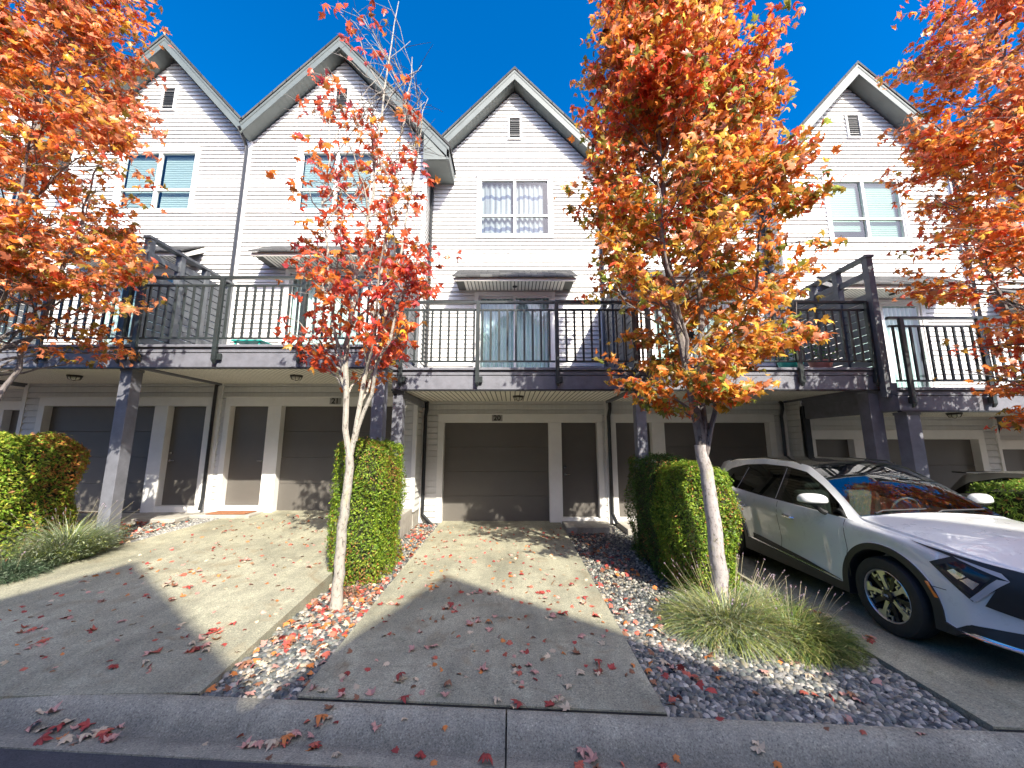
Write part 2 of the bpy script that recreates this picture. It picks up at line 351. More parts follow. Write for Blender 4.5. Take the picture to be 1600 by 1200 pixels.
# ------------------------------------------------------------------ terrain
KY = lambda x: 3.12 - 0.066 * x                                   # front edge of the driveways
def z20(y): return 0.12 + 0.15 * max(0, min(1, (y - 3.1) / 6.0))
def z21(y): return 0.12 + 0.48 * max(0, min(1, (y - 3.3) / 5.3))
def z19(y): return 0.12 + 0.10 * max(0, min(1, (y - 3.0) / 6.0))
MB().quad((-150, -150, -0.12), (150, -150, -0.12), (150, 150, -0.12), (-150, 150, -0.12)).build('ground', M['soil'])
tag(bpy.data.objects['ground'], kind='structure')
rd = MB(); rd.quad((-90, KY(-90) - 0.47 - 7, 0.026), (90, KY(90) - 0.47 - 7, 0.026), (90, KY(90) - 0.47, 0.026), (-90, KY(-90) - 0.47, 0.026))
tag(rd.build('road', M['asphalt']), kind='structure')
def slab(name, quads, mat, thick=0.25):
    mb = MB()
    for q in quads:
        n = len(q); b = [(x, y, z - thick) for x, y, z in q]
        mb.poly(q)
        for i in range(n): j = (i + 1) % n; mb.quad(q[i], b[i], b[j], q[j])
    o = mb.build(name, mat); return tag(o, kind='structure')
def strip(x0, x1, ys, zf, zoff=0.0, x0f=None):
    out = []
    for a, b in zip(ys[:-1], ys[1:]):
        out.append([(x0 if x0f is None else x0f(a), a if a > 3.6 else KY(x0) + 0.018, zf(a) + zoff), (x1, a if a > 3.6 else KY(x1) + 0.018, zf(a) + zoff), (x1, b, zf(b) + zoff), (x0 if x0f is None else x0f(b), b, zf(b) + zoff)])
    return out
slab('driveway', strip(-1.62, 1.10, [3.1, 5.99], z20) + strip(-1.62, 1.10, [6.01, 9.28], z20), M['concrete'])
L21 = lambda y: -6.62 + max(0, (y - 5.2)) * 0.27
slab('driveway', strip(0, -2.40, [3.1, 4.5, 5.99], z21, 0, L21) + strip(0, -2.40, [6.01, 7.3, 8.8], z21, 0, L21), M['concrete'])
slab('driveway', strip(3.25, 6.35, [3.1, 6.0, 9.3], z19), M['concrete'])
slab('driveway', strip(7.6, 10.6, [3.1, 6.0, 9.0], lambda y: 0.08), M['concrete'])
# gravel beds (sheets a little below the slabs)
def bedz(x, y):
    if x < -5.5: return z21(y) - 0.03
    if x < -2.0: return 0.07 + 0.17 * max(0, min(1, (y - 3.2) / 5.8))
    if x < 0: return 0.07 + 0.17 * max(0, min(1, (y - 3.2) / 5.8))
    return 0.06 + 0.12 * max(0, min(1, (y - 3.0) / 6))
def bed(name, x0, x1, y1, mat):
    G = []; ys = np.linspace(0, 1, 14)
    for u in ys:
        row = []
        for x in np.linspace(x0, x1, 6):
            y = KY(x) + 0.01 + u * (y1 - KY(x)); row.append((x, y, bedz((x0 + x1) / 2, y) + 0.015 * math.sin(3 * x + 2 * y)))
        G.append(row)
    return tag(MB().grid(G).build(name, mat, None, True), kind='structure')
bed('garden_bed', -2.39, -1.63, 9.1, M['bed']); bed('garden_bed', 1.11, 3.24, 9.1, M['bed'])
bed('garden_bed', -14, -6.3, 8.6, M['soil']); bed('garden_bed', 6.36, 7.59, 8.6, M['bed'])
bed('garden_bed', -6.4, -5.3, 8.6, M['bed'])
# rolled kerb and gutter in sections between the joints
prof = [(0.0, 0.03), (0.0, 0.10), (-0.02, 0.115), (-0.09, 0.118), (-0.14, 0.10), (-0.19, 0.055), (-0.235, 0.012), (-0.28, -0.002), (-0.38, 0.014), (-0.47, 0.036), (-0.472, -0.05)]
joints = [-22, -18.6, -15, -11.3, -7.6, -3.86, -0.04, 3.42, 7.1, 10.8, 14.5, 18, 22]
kb = MB()
for a, b in zip(joints[:-1], joints[1:]):
    a += 0.006; b -= 0.006
    G = [[(x, KY(x) + dy, z) for dy, z in prof] for x in np.linspace(a, b, 4)]
    kb.grid(G)
    for x in (a, b): kb.poly([(x, KY(x) + dy, z) for dy, z in prof] + [(x, KY(x), -0.05)])
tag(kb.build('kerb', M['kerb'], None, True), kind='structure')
kj = MB()
for x in joints: kj.quad((x - 0.007, KY(x), -0.01), (x + 0.007, KY(x), -0.01), (x + 0.007, KY(x) - 0.47, -0.01), (x - 0.007, KY(x) - 0.47, -0.01))
tag(kj.build('kerb_joint', M['black']), kind='structure')

ej = MB()
for a, b in ((-6.6, -2.40), (-1.62, 1.10), (3.25, 6.35)): ej.quad((a, KY(a) - 0.001, 0.1065), (b, KY(b) - 0.001, 0.1065), (b, KY(b) + 0.022, 0.1065), (a, KY(a) + 0.022, 0.1065))
tag(ej.build('expansion_joint', M['black']), kind='structure')
# ------------------------------------------------------------------ townhouses
EXP = 0.112
def course(mb, p, d, nrm, u0, u1, v0, v1, z0, z1):
    """one siding board: bottom edge u0..u1, top edge v0..v1 along d"""
    o = 0.022
    a = (p[0] + d[0] * u0 + nrm[0] * o, p[1] + d[1] * u0 + nrm[1] * o, z0); b = (p[0] + d[0] * u1 + nrm[0] * o, p[1] + d[1] * u1 + nrm[1] * o, z0)
    c = (p[0] + d[0] * v1, p[1] + d[1] * v1, z1); e = (p[0] + d[0] * v0, p[1] + d[1] * v0, z1)
    a2 = (p[0] + d[0] * u0, p[1] + d[1] * u0, z0); b2 = (p[0] + d[0] * u1, p[1] + d[1] * u1, z0)
    g = 0.016; q = 0.022; zt = max(z0 + 0.01, z1 - g); k = (z1 - z0 > 0.05)
    def off(P_, dz): return (P_[0] - nrm[0] * q, P_[1] - nrm[1] * q, dz)
    if k:
        f = (zt - z0) / (z1 - z0); f0 = u0 + (v0 - u0) * f; f1 = u1 + (v1 - u1) * f
        c = (p[0] + d[0] * f1, p[1] + d[1] * f1, zt); e = (p[0] + d[0] * f0, p[1] + d[1] * f0, zt)
        cb, eb = off(c, zt), off(e, zt); ct, et = off((p[0] + d[0] * v1, p[1] + d[1] * v1, 0), z1), off((p[0] + d[0] * v0, p[1] + d[1] * v0, 0), z1)
        mb.quad(e, c, cb, eb); mb.quad(eb, cb, ct, et)
    mb.quad(a, b, c, e); mb.quad(off(a2, z0), off(b2, z0), b, a)
def siding(mb, p, d, nrm, width, z0, z1, openings=(), top=None):
    cuts = sorted({z0, z1} | {o[2] for o in openings} | {o[3] for o in openings} | {z0 + i * 0.136 for i in range(int(2.78 / 0.136) + 1)} | {z0 + 2.85 + i * EXP for i in range(int(max(0, z1 - z0 - 2.85) / EXP) + 1)})
    cuts = [c for c in cuts if z0 <= c <= z1]
    for a, b in zip(cuts[:-1], cuts[1:]):
        if b - a < 1e-4: continue
        segs = [(0.0, width)]
        for (x0, x1, oz0, oz1) in openings:
            if oz0 <= a + 1e-5 and oz1 >= b - 1e-5:
                ns = []
                for s0, s1 in segs:
                    if x1 <= s0 or x0 >= s1: ns.append((s0, s1)); continue
                    if x0 > s0: ns.append((s0, x0))
                    if x1 < s1: ns.append((x1, s1))
                segs = ns
        for s0, s1 in segs:
            if top:
                lo0, lo1 = top(a); hi0, hi1 = top(b)
                q0, q1, r0, r1 = max(s0, lo0), min(s1, lo1), max(s0, hi0), min(s1, hi1)
                if q1 - q0 < 0.01: continue
                if r1 < r0: r0 = r1 = (r0 + r1) / 2
                if abs(q0 - r0) + abs(q1 - r1) < 1e-6 and q1 - q0 > 1.3 and rng.random() < 0.25:
                    xj = q0 + (q1 - q0) * (0.15 + 0.7 * rng.random()); course(mb, p, d, nrm, q0, xj, q0, xj, a, b); course(mb, p, d, nrm, xj + 0.007, q1, xj + 0.007, q1, a, b); continue
                course(mb, p, d, nrm, q0, q1, r0, r1, a, b)
            elif s1 - s0 > 1.3 and rng.random() < 0.22:
                xj = s0 + (s1 - s0) * (0.15 + 0.7 * rng.random()); course(mb, p, d, nrm, s0, xj, s0, xj, a, b); course(mb, p, d, nrm, xj + 0.007, s1, xj + 0.007, s1, a, b)
            else: course(mb, p, d, nrm, s0, s1, s0, s1, a, b)
def text_mesh(s, size, x, y, z, mat, parent, name='digits'):
    cu = bpy.data.curves.new('t', 'FONT'); cu.body = s; cu.size = size; cu.extrude = 0.003; cu.align_x = 'CENTER'; cu.align_y = 'CENTER'; cu.offset = size * 0.02
    to = bpy.data.objects.new('t', cu); COL.objects.link(to); bpy.context.view_layer.update()
    me = bpy.data.meshes.new_from_object(to.evaluated_get(bpy.context.evaluated_depsgraph_get())); bpy.data.objects.remove(to)
    mw = Matrix.Translation(Vector((x, y, z)) - org(parent)) @ Matrix.Rotation(R(90), 4, 'X'); me.transform(mw)
    me.materials.clear(); me.materials.append(mat); o = bpy.data.objects.new(name, me); COL.objects.link(o); o.parent = parent; return o
SL = 1.10
def frame_rect(mb, x0, x1, z0, z1, t, ya, yb, bottom=True):
    mb.box(x0, x0 + t, ya, yb, z0, z1); mb.box(x1 - t, x1, ya, yb, z0, z1)
    mb.box(x0 + t, x1 - t, ya, yb, z1 - t, z1)
    if bottom: mb.box(x0 + t, x1 - t, ya, yb, z0, z0 + t)
def window(par, x0, x1, z0, z1, Y, cover, parts=('A', 'A')):
    fr = MB(); frame_rect(fr, x0, x1, z0, z1, 0.085, Y - 0.035, Y + 0.02)
    frame_rect(fr, x0 + 0.085, x1 - 0.085, z0 + 0.085, z1 - 0.085, 0.035, Y - 0.012, Y + 0.07)
    xm = (x0 + x1) / 2; zt = z0 + (z1 - z0) * 0.36
    fr.box(xm - 0.035, xm + 0.035, Y - 0.014, Y + 0.06, z0 + 0.12, z1 - 0.12)
    fr.box(x0 + 0.12, xm - 0.035, Y - 0.011, Y + 0.055, zt - 0.028, zt + 0.028); fr.box(xm + 0.035, x1 - 0.12, Y - 0.011, Y + 0.055, zt - 0.028, zt + 0.028)
    fr.box(x0 - 0.02, x1 + 0.02, Y - 0.05, Y + 0.01, z1 + 0.001, z1 + 0.022)
    f = fr.build('window', M['trim'], par, bevel=0.004)
    MB().quad((x0 + 0.1, Y + 0.03, z0 + 0.1), (x1 - 0.1, Y + 0.03, z0 + 0.1), (x1 - 0.1, Y + 0.03, z1 - 0.1), (x0 + 0.1, Y + 0.03, z1 - 0.1)).build('pane', M['glass'], f)
    rm = MB(); rm.quad((x0, Y + 1.2, z0), (x1, Y + 1.2, z0), (x1, Y + 1.2, z1), (x0, Y + 1.2, z1))
    for xx in (x0 + 0.02, x1 - 0.02): rm.quad((xx, Y + 0.07, z0), (xx, Y + 1.2, z0), (xx, Y + 1.2, z1), (xx, Y + 0.07, z1))
    for zz in (z0 + 0.02, z1 - 0.02): rm.quad((x0, Y + 0.07, zz), (x1, Y + 0.07, zz), (x1, Y + 1.2, zz), (x0, Y + 1.2, zz))
    rm.build('window_recess', M['room'], f)
    if cover == 'curtain':
        for a, b in ((x0 + 0.12, xm - 0.09), (xm + 0.05, x1 - 0.24)):
            G = [[(a + (b - a) * u, Y + 0.12 + 0.025 * math.sin(u * 34), z) for u in np.linspace(0, 1, 60)] for z in (z0 + 0.1, z1 - 0.16)]
            MB().grid(G).build('curtain', M['curtain'], f, True)
    else:
        for k, (a, b) in enumerate(((x0 + 0.13, xm - 0.06), (xm + 0.06, x1 - 0.13))):
            drop = (z0 + 0.1) if cover != 'blind_gr' else (z0 + (0.35 if k == 0 else 0.1))
            MB().box(a, b, Y + 0.11, Y + 0.12, drop, z1 - 0.12).build('blind', M[cover], f)
    return f
def house(cx, hw, off, W, DF, mirror, label, number=None, cover='blind_h', left_side=False, right_side=False, xl=None, xr=None, lamp=True, eave_l=0.0, eave_r=0.0, slid='blind_v', detail=True):
    xl = cx - hw if xl is None else xl; xr = cx + hw if xr is None else xr
    par = empty('townhouse', (cx, W, 0), label, 'house', 'townhouses in the white row')
    def mx(a, b): return (cx - b, cx - a) if mirror else (cx + a, cx + b)
    apex = 11.80 + off; OH = 0.37
    wallapex = apex - 0.30
    ops = []
    fx = mx(-1.81, 2.05); ops.append((fx[0] - xl, fx[1] - xl, 0, 2.70 + off))
    ops.append((cx - 1.0 - xl, cx + 1.0 - xl, 3.30 + off, 5.76 + off))
    ops.append((cx - 0.98 - xl, cx + 0.98 - xl, 7.21 + off, 8.95 + off))
    wd = xr - xl; c0 = cx - xl
    top = lambda z: (max(0, c0 - (wallapex - z) / SL), min(wd, c0 + (wallapex - z) / SL))
    wl = MB(); siding(wl, (xl, W, 0), (1, 0), (0, -1), wd, 0.24 + off, wallapex, ops, top)
    if right_side: siding(wl, (xr, W, 0), (0, 1), (1, 0), 1.0, 0.24 + off, 9.3 + off)
    if left_side: siding(wl, (xl, W + 1.0, 0), (0, -1), (-1, 0), 1.0, 0.24 + off, 9.3 + off)
    # party walls behind, so nothing shows through
    wl.box(xl + 0.02, xr - 0.02, W + 1.3, W + 9.0, 0.0, 9.0 + off)
    wl.build('wall', M['siding'], par)
    MB().box(xl, xr, W + 0.02, W + 1.0, -0.15, 0.24 + off).build('foundation', M['found'], par)
    tr = MB()
    tr.box(xl + (0.002 if not left_side else -0.02), xl + 0.07, W - 0.03, W + 0.03, 0.24 + off, 9.15 + off); tr.box(xr - 0.07, xr - (0.002 if not right_side else -0.02), W - 0.032, W + 0.028, 0.24 + off, 9.15 + off)
    tr.build('corner_trim', M['trim'], par, bevel=0.004)
    # roof: two slabs with shingles, soffit lining, rake boards
    er = (xr - cx) + eave_r; el = (cx - xl) + eave_l; Y0 = W - OH; Y1 = W + 9
    rf = MB(); sf = MB(); rk = MB()
    for sgn, e in ((1, er), (-1, el)):
        x1 = cx + sgn * e; z1 = apex - SL * e
        rf.prism([(cx, Y0 - 0.03, apex + 0.075), (x1 + sgn * 0.03, Y0 - 0.03, z1 + 0.06), (x1 + sgn * 0.03, Y0 - 0.03, z1 - 0.015), (cx, Y0 - 0.03, apex)], (0, Y1 - Y0, 0))
        # light drip strip, then the deep rake board
        rk.prism([(cx, Y0 - 0.012, apex - 0.004), (x1, Y0 - 0.012, z1 - 0.004), (x1, Y0 - 0.012, z1 - 0.07), (cx, Y0 - 0.012, apex - 0.07)], (0, 0.03, 0))
        rk.prism([(cx, Y0, apex - 0.075), (x1, Y0, z1 - 0.075), (x1, Y0, z1 - 0.285), (cx, Y0, apex - 0.285)], (0, 0.035, 0))
        rk.prism([(cx, Y0 - 0.008, apex - 0.068), (x1, Y0 - 0.008, z1 - 0.068), (x1, Y0 - 0.008, z1 - 0.09), (cx, Y0 - 0.008, apex - 0.09)], (0, 0.02, 0))
        # vented soffit with grooves
        n = 26
        for i in range(n):
            a = cx + sgn * (e * i / n); b = cx + sgn * (e * (i + 1) / n - 0.012)
            za = apex - SL * abs(a - cx) - 0.255; zb = apex - SL * abs(b - cx) - 0.255
            sf.quad((a, Y0 + 0.035, za), (b, Y0 + 0.035, zb), (b, W + 0.01, zb), (a, W + 0.01, za))
        sf.quad((cx, Y0 + 0.035, apex - 0.245), (x1, Y0 + 0.035, z1 - 0.245), (x1, W + 0.02, z1 - 0.245), (cx, W + 0.02, apex - 0.245))
        if (sgn > 0 and eave_r) or (sgn < 0 and eave_l):
            b = cx + sgn * (e - 0.06)
            sf.quad((cx + sgn * (hw - 0.02), W + 0.01, z1 - 0.31), (b, W + 0.01, z1 - 0.31), (b, Y0 + 0.04, z1 - 0.31), (cx + sgn * (hw - 0.02), Y0 + 0.04, z1 - 0.31))
            sf.quad((cx + sgn * (hw - 0.02), W + 0.01, z1 - 0.31), (b, W + 0.01, z1 - 0.31), (b, W + 5, z1 - 0.31), (cx + sgn * (hw - 0.02), W + 5, z1 - 0.31))
            rk.box(min(b, x1), max(b, x1), Y0, W + 5, z1 - 0.31, z1 - 0.04)
            sf.prism([(cx + sgn * hw, Y0 + 0.02, z1 - 0.3), (x1 - sgn * 0.03, Y0 + 0.02, z1 - 0.3), (cx + sgn * hw, Y0 + 0.02, z1 + SL * (e - hw) - 0.3)], (0, 0.012, 0))
    r = rf.build('roof', M['shingle'], par); rk.build('rake_board', M['rake'], r, bevel=0.003); sf.build('soffit', M['gsoffit'], r)
    # gable vent
    vt = MB(); vz0, vz1 = 10.02 + off, 10.70 + off
    frame_rect(vt, cx - 0.18, cx + 0.18, vz0, vz1, 0.04, W - 0.05, W + 0.0)
    v = vt.build('gable_vent', M['trim'], par, bevel=0.004); lv = MB()
    for i in range(10):
        z = vz0 + 0.05 + i * 0.06; lv.prism([(cx - 0.14, W - 0.035, z), (cx - 0.14, W - 0.002, z + 0.045), (cx - 0.14, W - 0.002, z + 0.055), (cx - 0.14, W - 0.035, z + 0.01)], (0.28, 0, 0))
    lv.quad((cx - 0.14, W - 0.016, vz0 + 0.04), (cx + 0.14, W - 0.016, vz0 + 0.04), (cx + 0.14, W - 0.016, vz1 - 0.04), (cx - 0.14, W - 0.016, vz1 - 0.04))
    lv.build('louvre', M['vent'], v)
    window(par, cx - 0.98, cx + 0.98, 7.21 + off, 8.95 + off, W, cover)
    # sliding patio door
    z0, z1 = 3.36 + off, 5.76 + off; fr = MB()
    frame_rect(fr, cx - 1.0, cx + 1.0, z0, z1, 0.10, W - 0.035, W + 0.03, False); fr.box(cx - 1.0, cx + 1.0, W - 0.03, W + 0.05, z0 - 0.06, z0 + 0.05)
    for a, b, yy in ((cx - 0.9, cx + 0.03, W + 0.05), (cx - 0.03, cx + 0.9, W + 0.0)): frame_rect(fr, a, b, z0 + 0.05, z1 - 0.10, 0.055, yy - 0.012, yy + 0.025)
    f = fr.build('patio_door', M['trim'], par, bevel=0.004)
    MB().quad((cx - 0.88, W + 0.056, z0 + 0.08), (cx + 0.0, W + 0.056, z0 + 0.08), (cx + 0.0, W + 0.056, z1 - 0.13), (cx - 0.88, W + 0.056, z1 - 0.13)).build('pane', M['glass'], f)
    MB().quad((cx + 0.0, W + 0.006, z0 + 0.08), (cx + 0.88, W + 0.006, z0 + 0.08), (cx + 0.88, W + 0.006, z1 - 0.13), (cx + 0.0, W + 0.006, z1 - 0.13)).build('pane', M['glass'], f)
    G = [[(cx - 0.88 + 1.76 * u, W + 0.17 + 0.02 * math.sin(u * 110), z) for u in np.linspace(0, 1, 140)] for z in (z0, z1 - 0.08)]
    MB().grid(G).build('blind', M[slid], f, True)
    MB().box(cx + 0.81, cx + 0.835, W - 0.055, W - 0.013, z0 + 0.95, z0 + 1.15).build('handle', M['steel'], f)
    MB().quad((cx - 1, W + 1.1, z0), (cx + 1, W + 1.1, z0), (cx + 1, W + 1.1, z1), (cx - 1, W + 1.1, z1)).build('door_recess', M['room'], f)
    # canopy above it
    cz = 6.36 + off; F = W - 0.58; cn = MB()
    cn.prism([(cx - 1.40, W + 0.0, cz), (cx - 1.46, F - 0.04, cz - 0.40), (cx - 1.46, F - 0.04, cz - 0.43), (cx - 1.40, W + 0.0, cz - 0.05)], (0, 0, 0)) if False else None
    cn.v += [(cx - 1.40, W, cz), (cx + 1.40, W, cz), (cx + 1.46, F - 0.10, cz - 0.47), (cx - 1.46, F - 0.10, cz - 0.47), (cx - 1.40, W, cz - 0.03), (cx + 1.40, W, cz - 0.03), (cx + 1.46, F - 0.10, cz - 0.505), (cx - 1.46, F - 0.10, cz - 0.505)]
    cn.f += [(3, 2, 1, 0), (4, 5, 6, 7), (3, 7, 6, 2), (0, 4, 7, 3), (1, 2, 6, 5)]
    c = cn.build('canopy', M['shingle'], par); cf = MB()
    cf.box(cx - 1.44, cx + 1.44, F - 0.03, F, cz - 0.575, cz - 0.485)
    for s in (-1, 1):
        xa = cx + s * 1.41; cf.prism([(xa - 0.012, F, cz - 0.60), (xa - 0.012, W, cz - 0.17), (xa - 0.012, W, cz - 0.05), (xa - 0.012, F, cz - 0.498)], (0.024, 0, 0))
    cf.build('fascia', M['soffit'], c, bevel=0.003); cs = MB(); n = 28
    for i in range(n):
        a = cx - 1.2 + 2.4 * i / n; cs.quad((a, F, cz - 0.568), (a + 2.4 / n - 0.020, F, cz - 0.568), (a + 2.4 / n - 0.020, W, cz - 0.568), (a, W, cz - 0.568))
    cs.build('soffit', M['soffit'], c); MB().quad((cx - 1.39, F + 0.002, cz - 0.558), (cx + 1.39, F + 0.002, cz - 0.558), (cx + 1.39, W, cz - 0.558), (cx - 1.39, W, cz - 0.558)).build('groove_shade', M['groove'], c)
    dl = MB(); dl.tube([(cx, W - 0.3, cz - 0.58), (cx, W - 0.3, cz - 0.595)], [0.06, 0.05], 14); dl.build('downlight', M['tileblack'], c)
    # ground floor frame, garage door, entry door
    f0 = 0.26 + off; gz = 2.52 + off; REC = 0.16
    g0, g1 = mx(-1.67, 0.79); d0, d1 = mx(1.09, 1.93); fr = MB()
    fr.box(fx[0], fx[1], W - 0.03, W + REC, gz, 2.70 + off)
    xs = sorted([(fx[0], min(g0, d0)), (min(g1, d1), max(g0, d0)), (max(g1, d1), fx[1])])
    for a, b in xs: fr.box(a, b, W - 0.03, W + REC, f0 - 0.03, gz - 0.001)
    fr.box(fx[0] - 0.02, fx[1] + 0.02, W - 0.05, W + 0.01, 2.701 + off, 2.725 + off)
    fr.box(d0, d1, W - 0.02, W + REC + 0.02, f0 - 0.03, f0 + 0.10)
    fr.build('door_frame', M['trim'], par, bevel=0.005)
    gd = MB(); n = 4; ph = (gz - f0) / n
    for i in range(n): gd.box(g0 - 0.01, g1 + 0.01, W + REC - 0.03, W + REC + 0.02, f0 + i * ph + (0.0025 if i else -0.02), f0 + (i + 1) * ph - 0.0025)
    gd.box(g0 - 0.01, g1 + 0.01, W + REC - 0.01, W + REC + 0.03, f0, gz); gd.build('garage_door', M['door'], par, bevel=0.006)
    ed = MB(); ed.box(d0 + 0.004, d1 - 0.004, W + REC - 0.035, W + REC + 0.02, f0 + 0.104, gz - 0.004); e = ed.build('entry_door', M['door'], par, bevel=0.004)
    hx = (d1 - 0.08) if mirror else (d0 + 0.08); hd = MB(); yy = W + REC - 0.035
    hd.tube([(hx, yy, f0 + 1.05), (hx, yy - 0.03, f0 + 1.05)], 0.028, 12); s = -1 if mirror else 1
    hd.tube([(hx, yy - 0.045, f0 + 1.05), (hx + s * 0.12, yy - 0.045, f0 + 1.05)], 0.011, 8); hd.tube([(hx, yy - 0.03, f0 + 1.05), (hx, yy - 0.055, f0 + 1.05)], 0.012, 8); hd.build('handle', M['steel'], e, True)
    MB().tube([(hx, yy, f0 + 1.22), (hx, yy - 0.025, f0 + 1.22)], [0.03, 0.026], 12).build('deadbolt', M['steel'], e, True)
    if number:
        nx = cx - 0.42 if not mirror else cx + 0.40; nz = 2.62 + off
        pl = MB().box(nx - 0.125, nx + 0.125, W - 0.045, W - 0.031, nz - 0.07, nz + 0.07).build('number_plate', M['plate'], par, bevel=0.003)
        text_mesh(number, 0.17, nx, W - 0.047, nz, M['black'], pl)
    # deck
    dz = 3.35 + off; dk = MB()
    dk.box(xl + 0.004, xr - 0.004, DF + 0.02, W - 0.02, dz - 0.10, dz - 0.02)
    dk.box(xl, xr, DF - 0.055, DF + 0.02, dz - 0.045, dz)
    dk.box(xl + 0.002, xr - 0.002, DF - 0.012, DF + 0.03, dz - 0.13, dz - 0.06)
    dk.box(xl + 0.001, xr - 0.001, DF, DF + 0.045, dz - 0.385, dz - 0.14)
    for sx in (xl + 0.0, xr - 0.04): dk.box(sx + 0.003, sx + 0.038, DF + 0.047, W - 0.02, dz - 0.37, dz - 0.11)
    d = dk.build('deck', M['grey'], par, bevel=0.004)
    MB().box(xl, xr, DF - 0.03, DF + 0.05, dz - 0.41, dz - 0.387).build('flashing', M['pipe'], d)
    sf = MB(); n = int((W - DF) / 0.1); zz = dz - 0.33
    ns = 44
    for i in range(ns):
        a = xl + 0.05 + (xr - xl - 0.1) * i / ns; b = a + (xr - xl - 0.1) / ns - 0.017
        sf.quad((a, DF + 0.05, zz), (b, DF + 0.05, zz), (b, W - 0.015, zz), (a, W - 0.015, zz))
    sf.build('soffit', M['soffit'], d); MB().quad((xl + 0.05, DF + 0.05, zz + 0.012), (xr - 0.05, DF + 0.05, zz + 0.012), (xr - 0.05, W - 0.015, zz + 0.012), (xl + 0.05, W - 0.015, zz + 0.012)).build('groove_shade', M['groove'], d)
    if lamp:
        lx, ly = cx + 0.06, W - 1.05; lm = MB(); lm.tube([(lx, ly, zz), (lx, ly, zz - 0.025), (lx, ly, zz - 0.04)], [0.115, 0.115, 0.10], 20); L = lm.build('porch_lamp', M['tileblack'], par, True)
        MB().tube([(lx, ly, zz - 0.04), (lx, ly, zz - 0.075), (lx, ly, zz - 0.10)], [0.095, 0.085, 0.04], 20).build('lamp_glass', M['lampglass'], L, True)
        rb = MB()
        for q in range(4):
            an = q * math.pi / 4 + 0.3; dx, dy = math.cos(an), math.sin(an)
            rb.tube([(lx - dx * 0.10, ly - dy * 0.10, zz - 0.04), (lx - dx * 0.085, ly - dy * 0.085, zz - 0.08), (lx, ly, zz - 0.107), (lx + dx * 0.085, ly + dy * 0.085, zz - 0.08), (lx + dx * 0.10, ly + dy * 0.10, zz - 0.04)], 0.006, 5)
        rb.build('lamp_cage', M['tileblack'], L)
    # railing
    rl = MB(); Yr = DF - 0.02
    rl.box(xl, xr, Yr - 0.035, Yr + 0.035, dz + 1.19, dz + 1.235); rl.box(xl, xr, Yr - 0.016, Yr + 0.016, dz + 1.05, dz + 1.085); rl.box(xl, xr, Yr - 0.016, Yr + 0.016, dz + 0.10, dz + 0.13)
    n = int((xr - xl) / 0.148); sp = (xr - xl) / n
    for i in range(n): x = xl + (i + 0.5) * sp; rl.box(x - 0.018, x + 0.018, Yr - 0.014, Yr + 0.014, dz + 0.13, dz + 1.05)
    rr = rl.build('railing', M['rail'], par, bevel=0.003)
    for x in (xl + 0.16, xl + (xr - xl) / 3 + 0.05, xl + 2 * (xr - xl) / 3, xr - 0.09):
        pm = MB(); pm.box(x - 0.034, x + 0.034, Yr - 0.09, Yr - 0.036, dz - 0.28, dz + 1.19); pm.box(x - 0.02, x + 0.09, Yr - 0.04, Yr + 0.0, dz - 0.27, dz - 0.16)
        pm.prism([(x - 0.034, Yr - 0.09, dz - 0.281), (x + 0.034, Yr - 0.09, dz - 0.281), (x + 0.02, Yr - 0.06, dz - 0.34), (x - 0.01, Yr - 0.06, dz - 0.34)], (0, 0.03, 0))
        pm.build('rail_post', M['rail'], rr, bevel=0.003)
    return par
def downspout(par, pts, w=0.035, name='downspout'):
    mb = MB(); pts = [Vector(p) for p in pts]; mb.tube(pts, w * 1.25, 4)
    for p in pts[1:-1]: pass
    return mb.build(name, M['pipe'], par, bevel=0.004)
B = [-15.3, -10.92, -6.55, -2.12, 2.26, 6.48, 10.79, 15.1, 19.4]
units = [  # left, right, off, wall, deck front, mirror, label
    (B[0], B[1], 0.30, 9.10, 6.7, False, 'leftmost white townhouse, set back and mostly hidden behind the orange maple', None, 'blind_h'),
    (B[1], B[2], 0.34, 8.55, 6.4, False, 'white gabled townhouse left of unit 21, behind the big clipped hedge', None, 'blind_dk'),
    (B[2], B[3], 0.34, 8.55, 6.4, True, 'white gabled townhouse numbered 21 behind the thin half-bare tree', '21', 'blind_dk'),
    (B[3], B[4], 0.0, 9.10, 6.7, False, 'white gabled townhouse numbered 20 with wavy-banded curtains, behind the middle driveway', '20', 'curtain'),
    (B[4], B[5], 0.0, 9.10, 6.7, True, 'white townhouse right of unit 20, hidden by the big orange maple and the white car', None, 'blind_h'),
    (B[5], B[6], -0.40, 8.60, 6.4, True, 'white gabled townhouse with pale green blinds above the grey parked car', None, 'blind_gr'),
    (B[6], B[7], -0.62, 8.80, 6.5, True, 'white townhouse at the right edge behind the orange-red maple', None, 'blind_dk'),
    (B[7], B[8], -0.7, 9.10, 6.7, False, 'outermost right townhouse, past the edge of the picture', None, 'blind_h')]
H = []
for i, (a, b, off, Wd, DF, mir, lab, num, cov) in enumerate(units):
    if i == 7: continue
    H.append(house((a + b) / 2, (b - a) / 2, off, Wd, DF, mir, lab, num, cov, left_side=(i in (1, 5)), right_side=(i == 2), eave_r=0.62 if i == 2 else 0, eave_l=0.5 if i in (1, 5) else 0))
h23, h22, h21, h20, h19, h18, h17 = H
def lower_pipe(par, x, W, z1, z0, kick=0.10, sx=1):
    downspout(par, [(x, W - 0.02, z1), (x, W - 0.10, z1 - 0.03), (x, W - 0.10, z1 - 0.16), (x - 0.03 * sx, W - 0.07, z1 - 0.34), (x - 0.03 * sx, W - 0.07, z0 + 0.35), (x - 0.03 * sx, W - 0.07, z0 + 0.22), (x + kick, W - 0.20, z0 + 0.02)], 0.034)
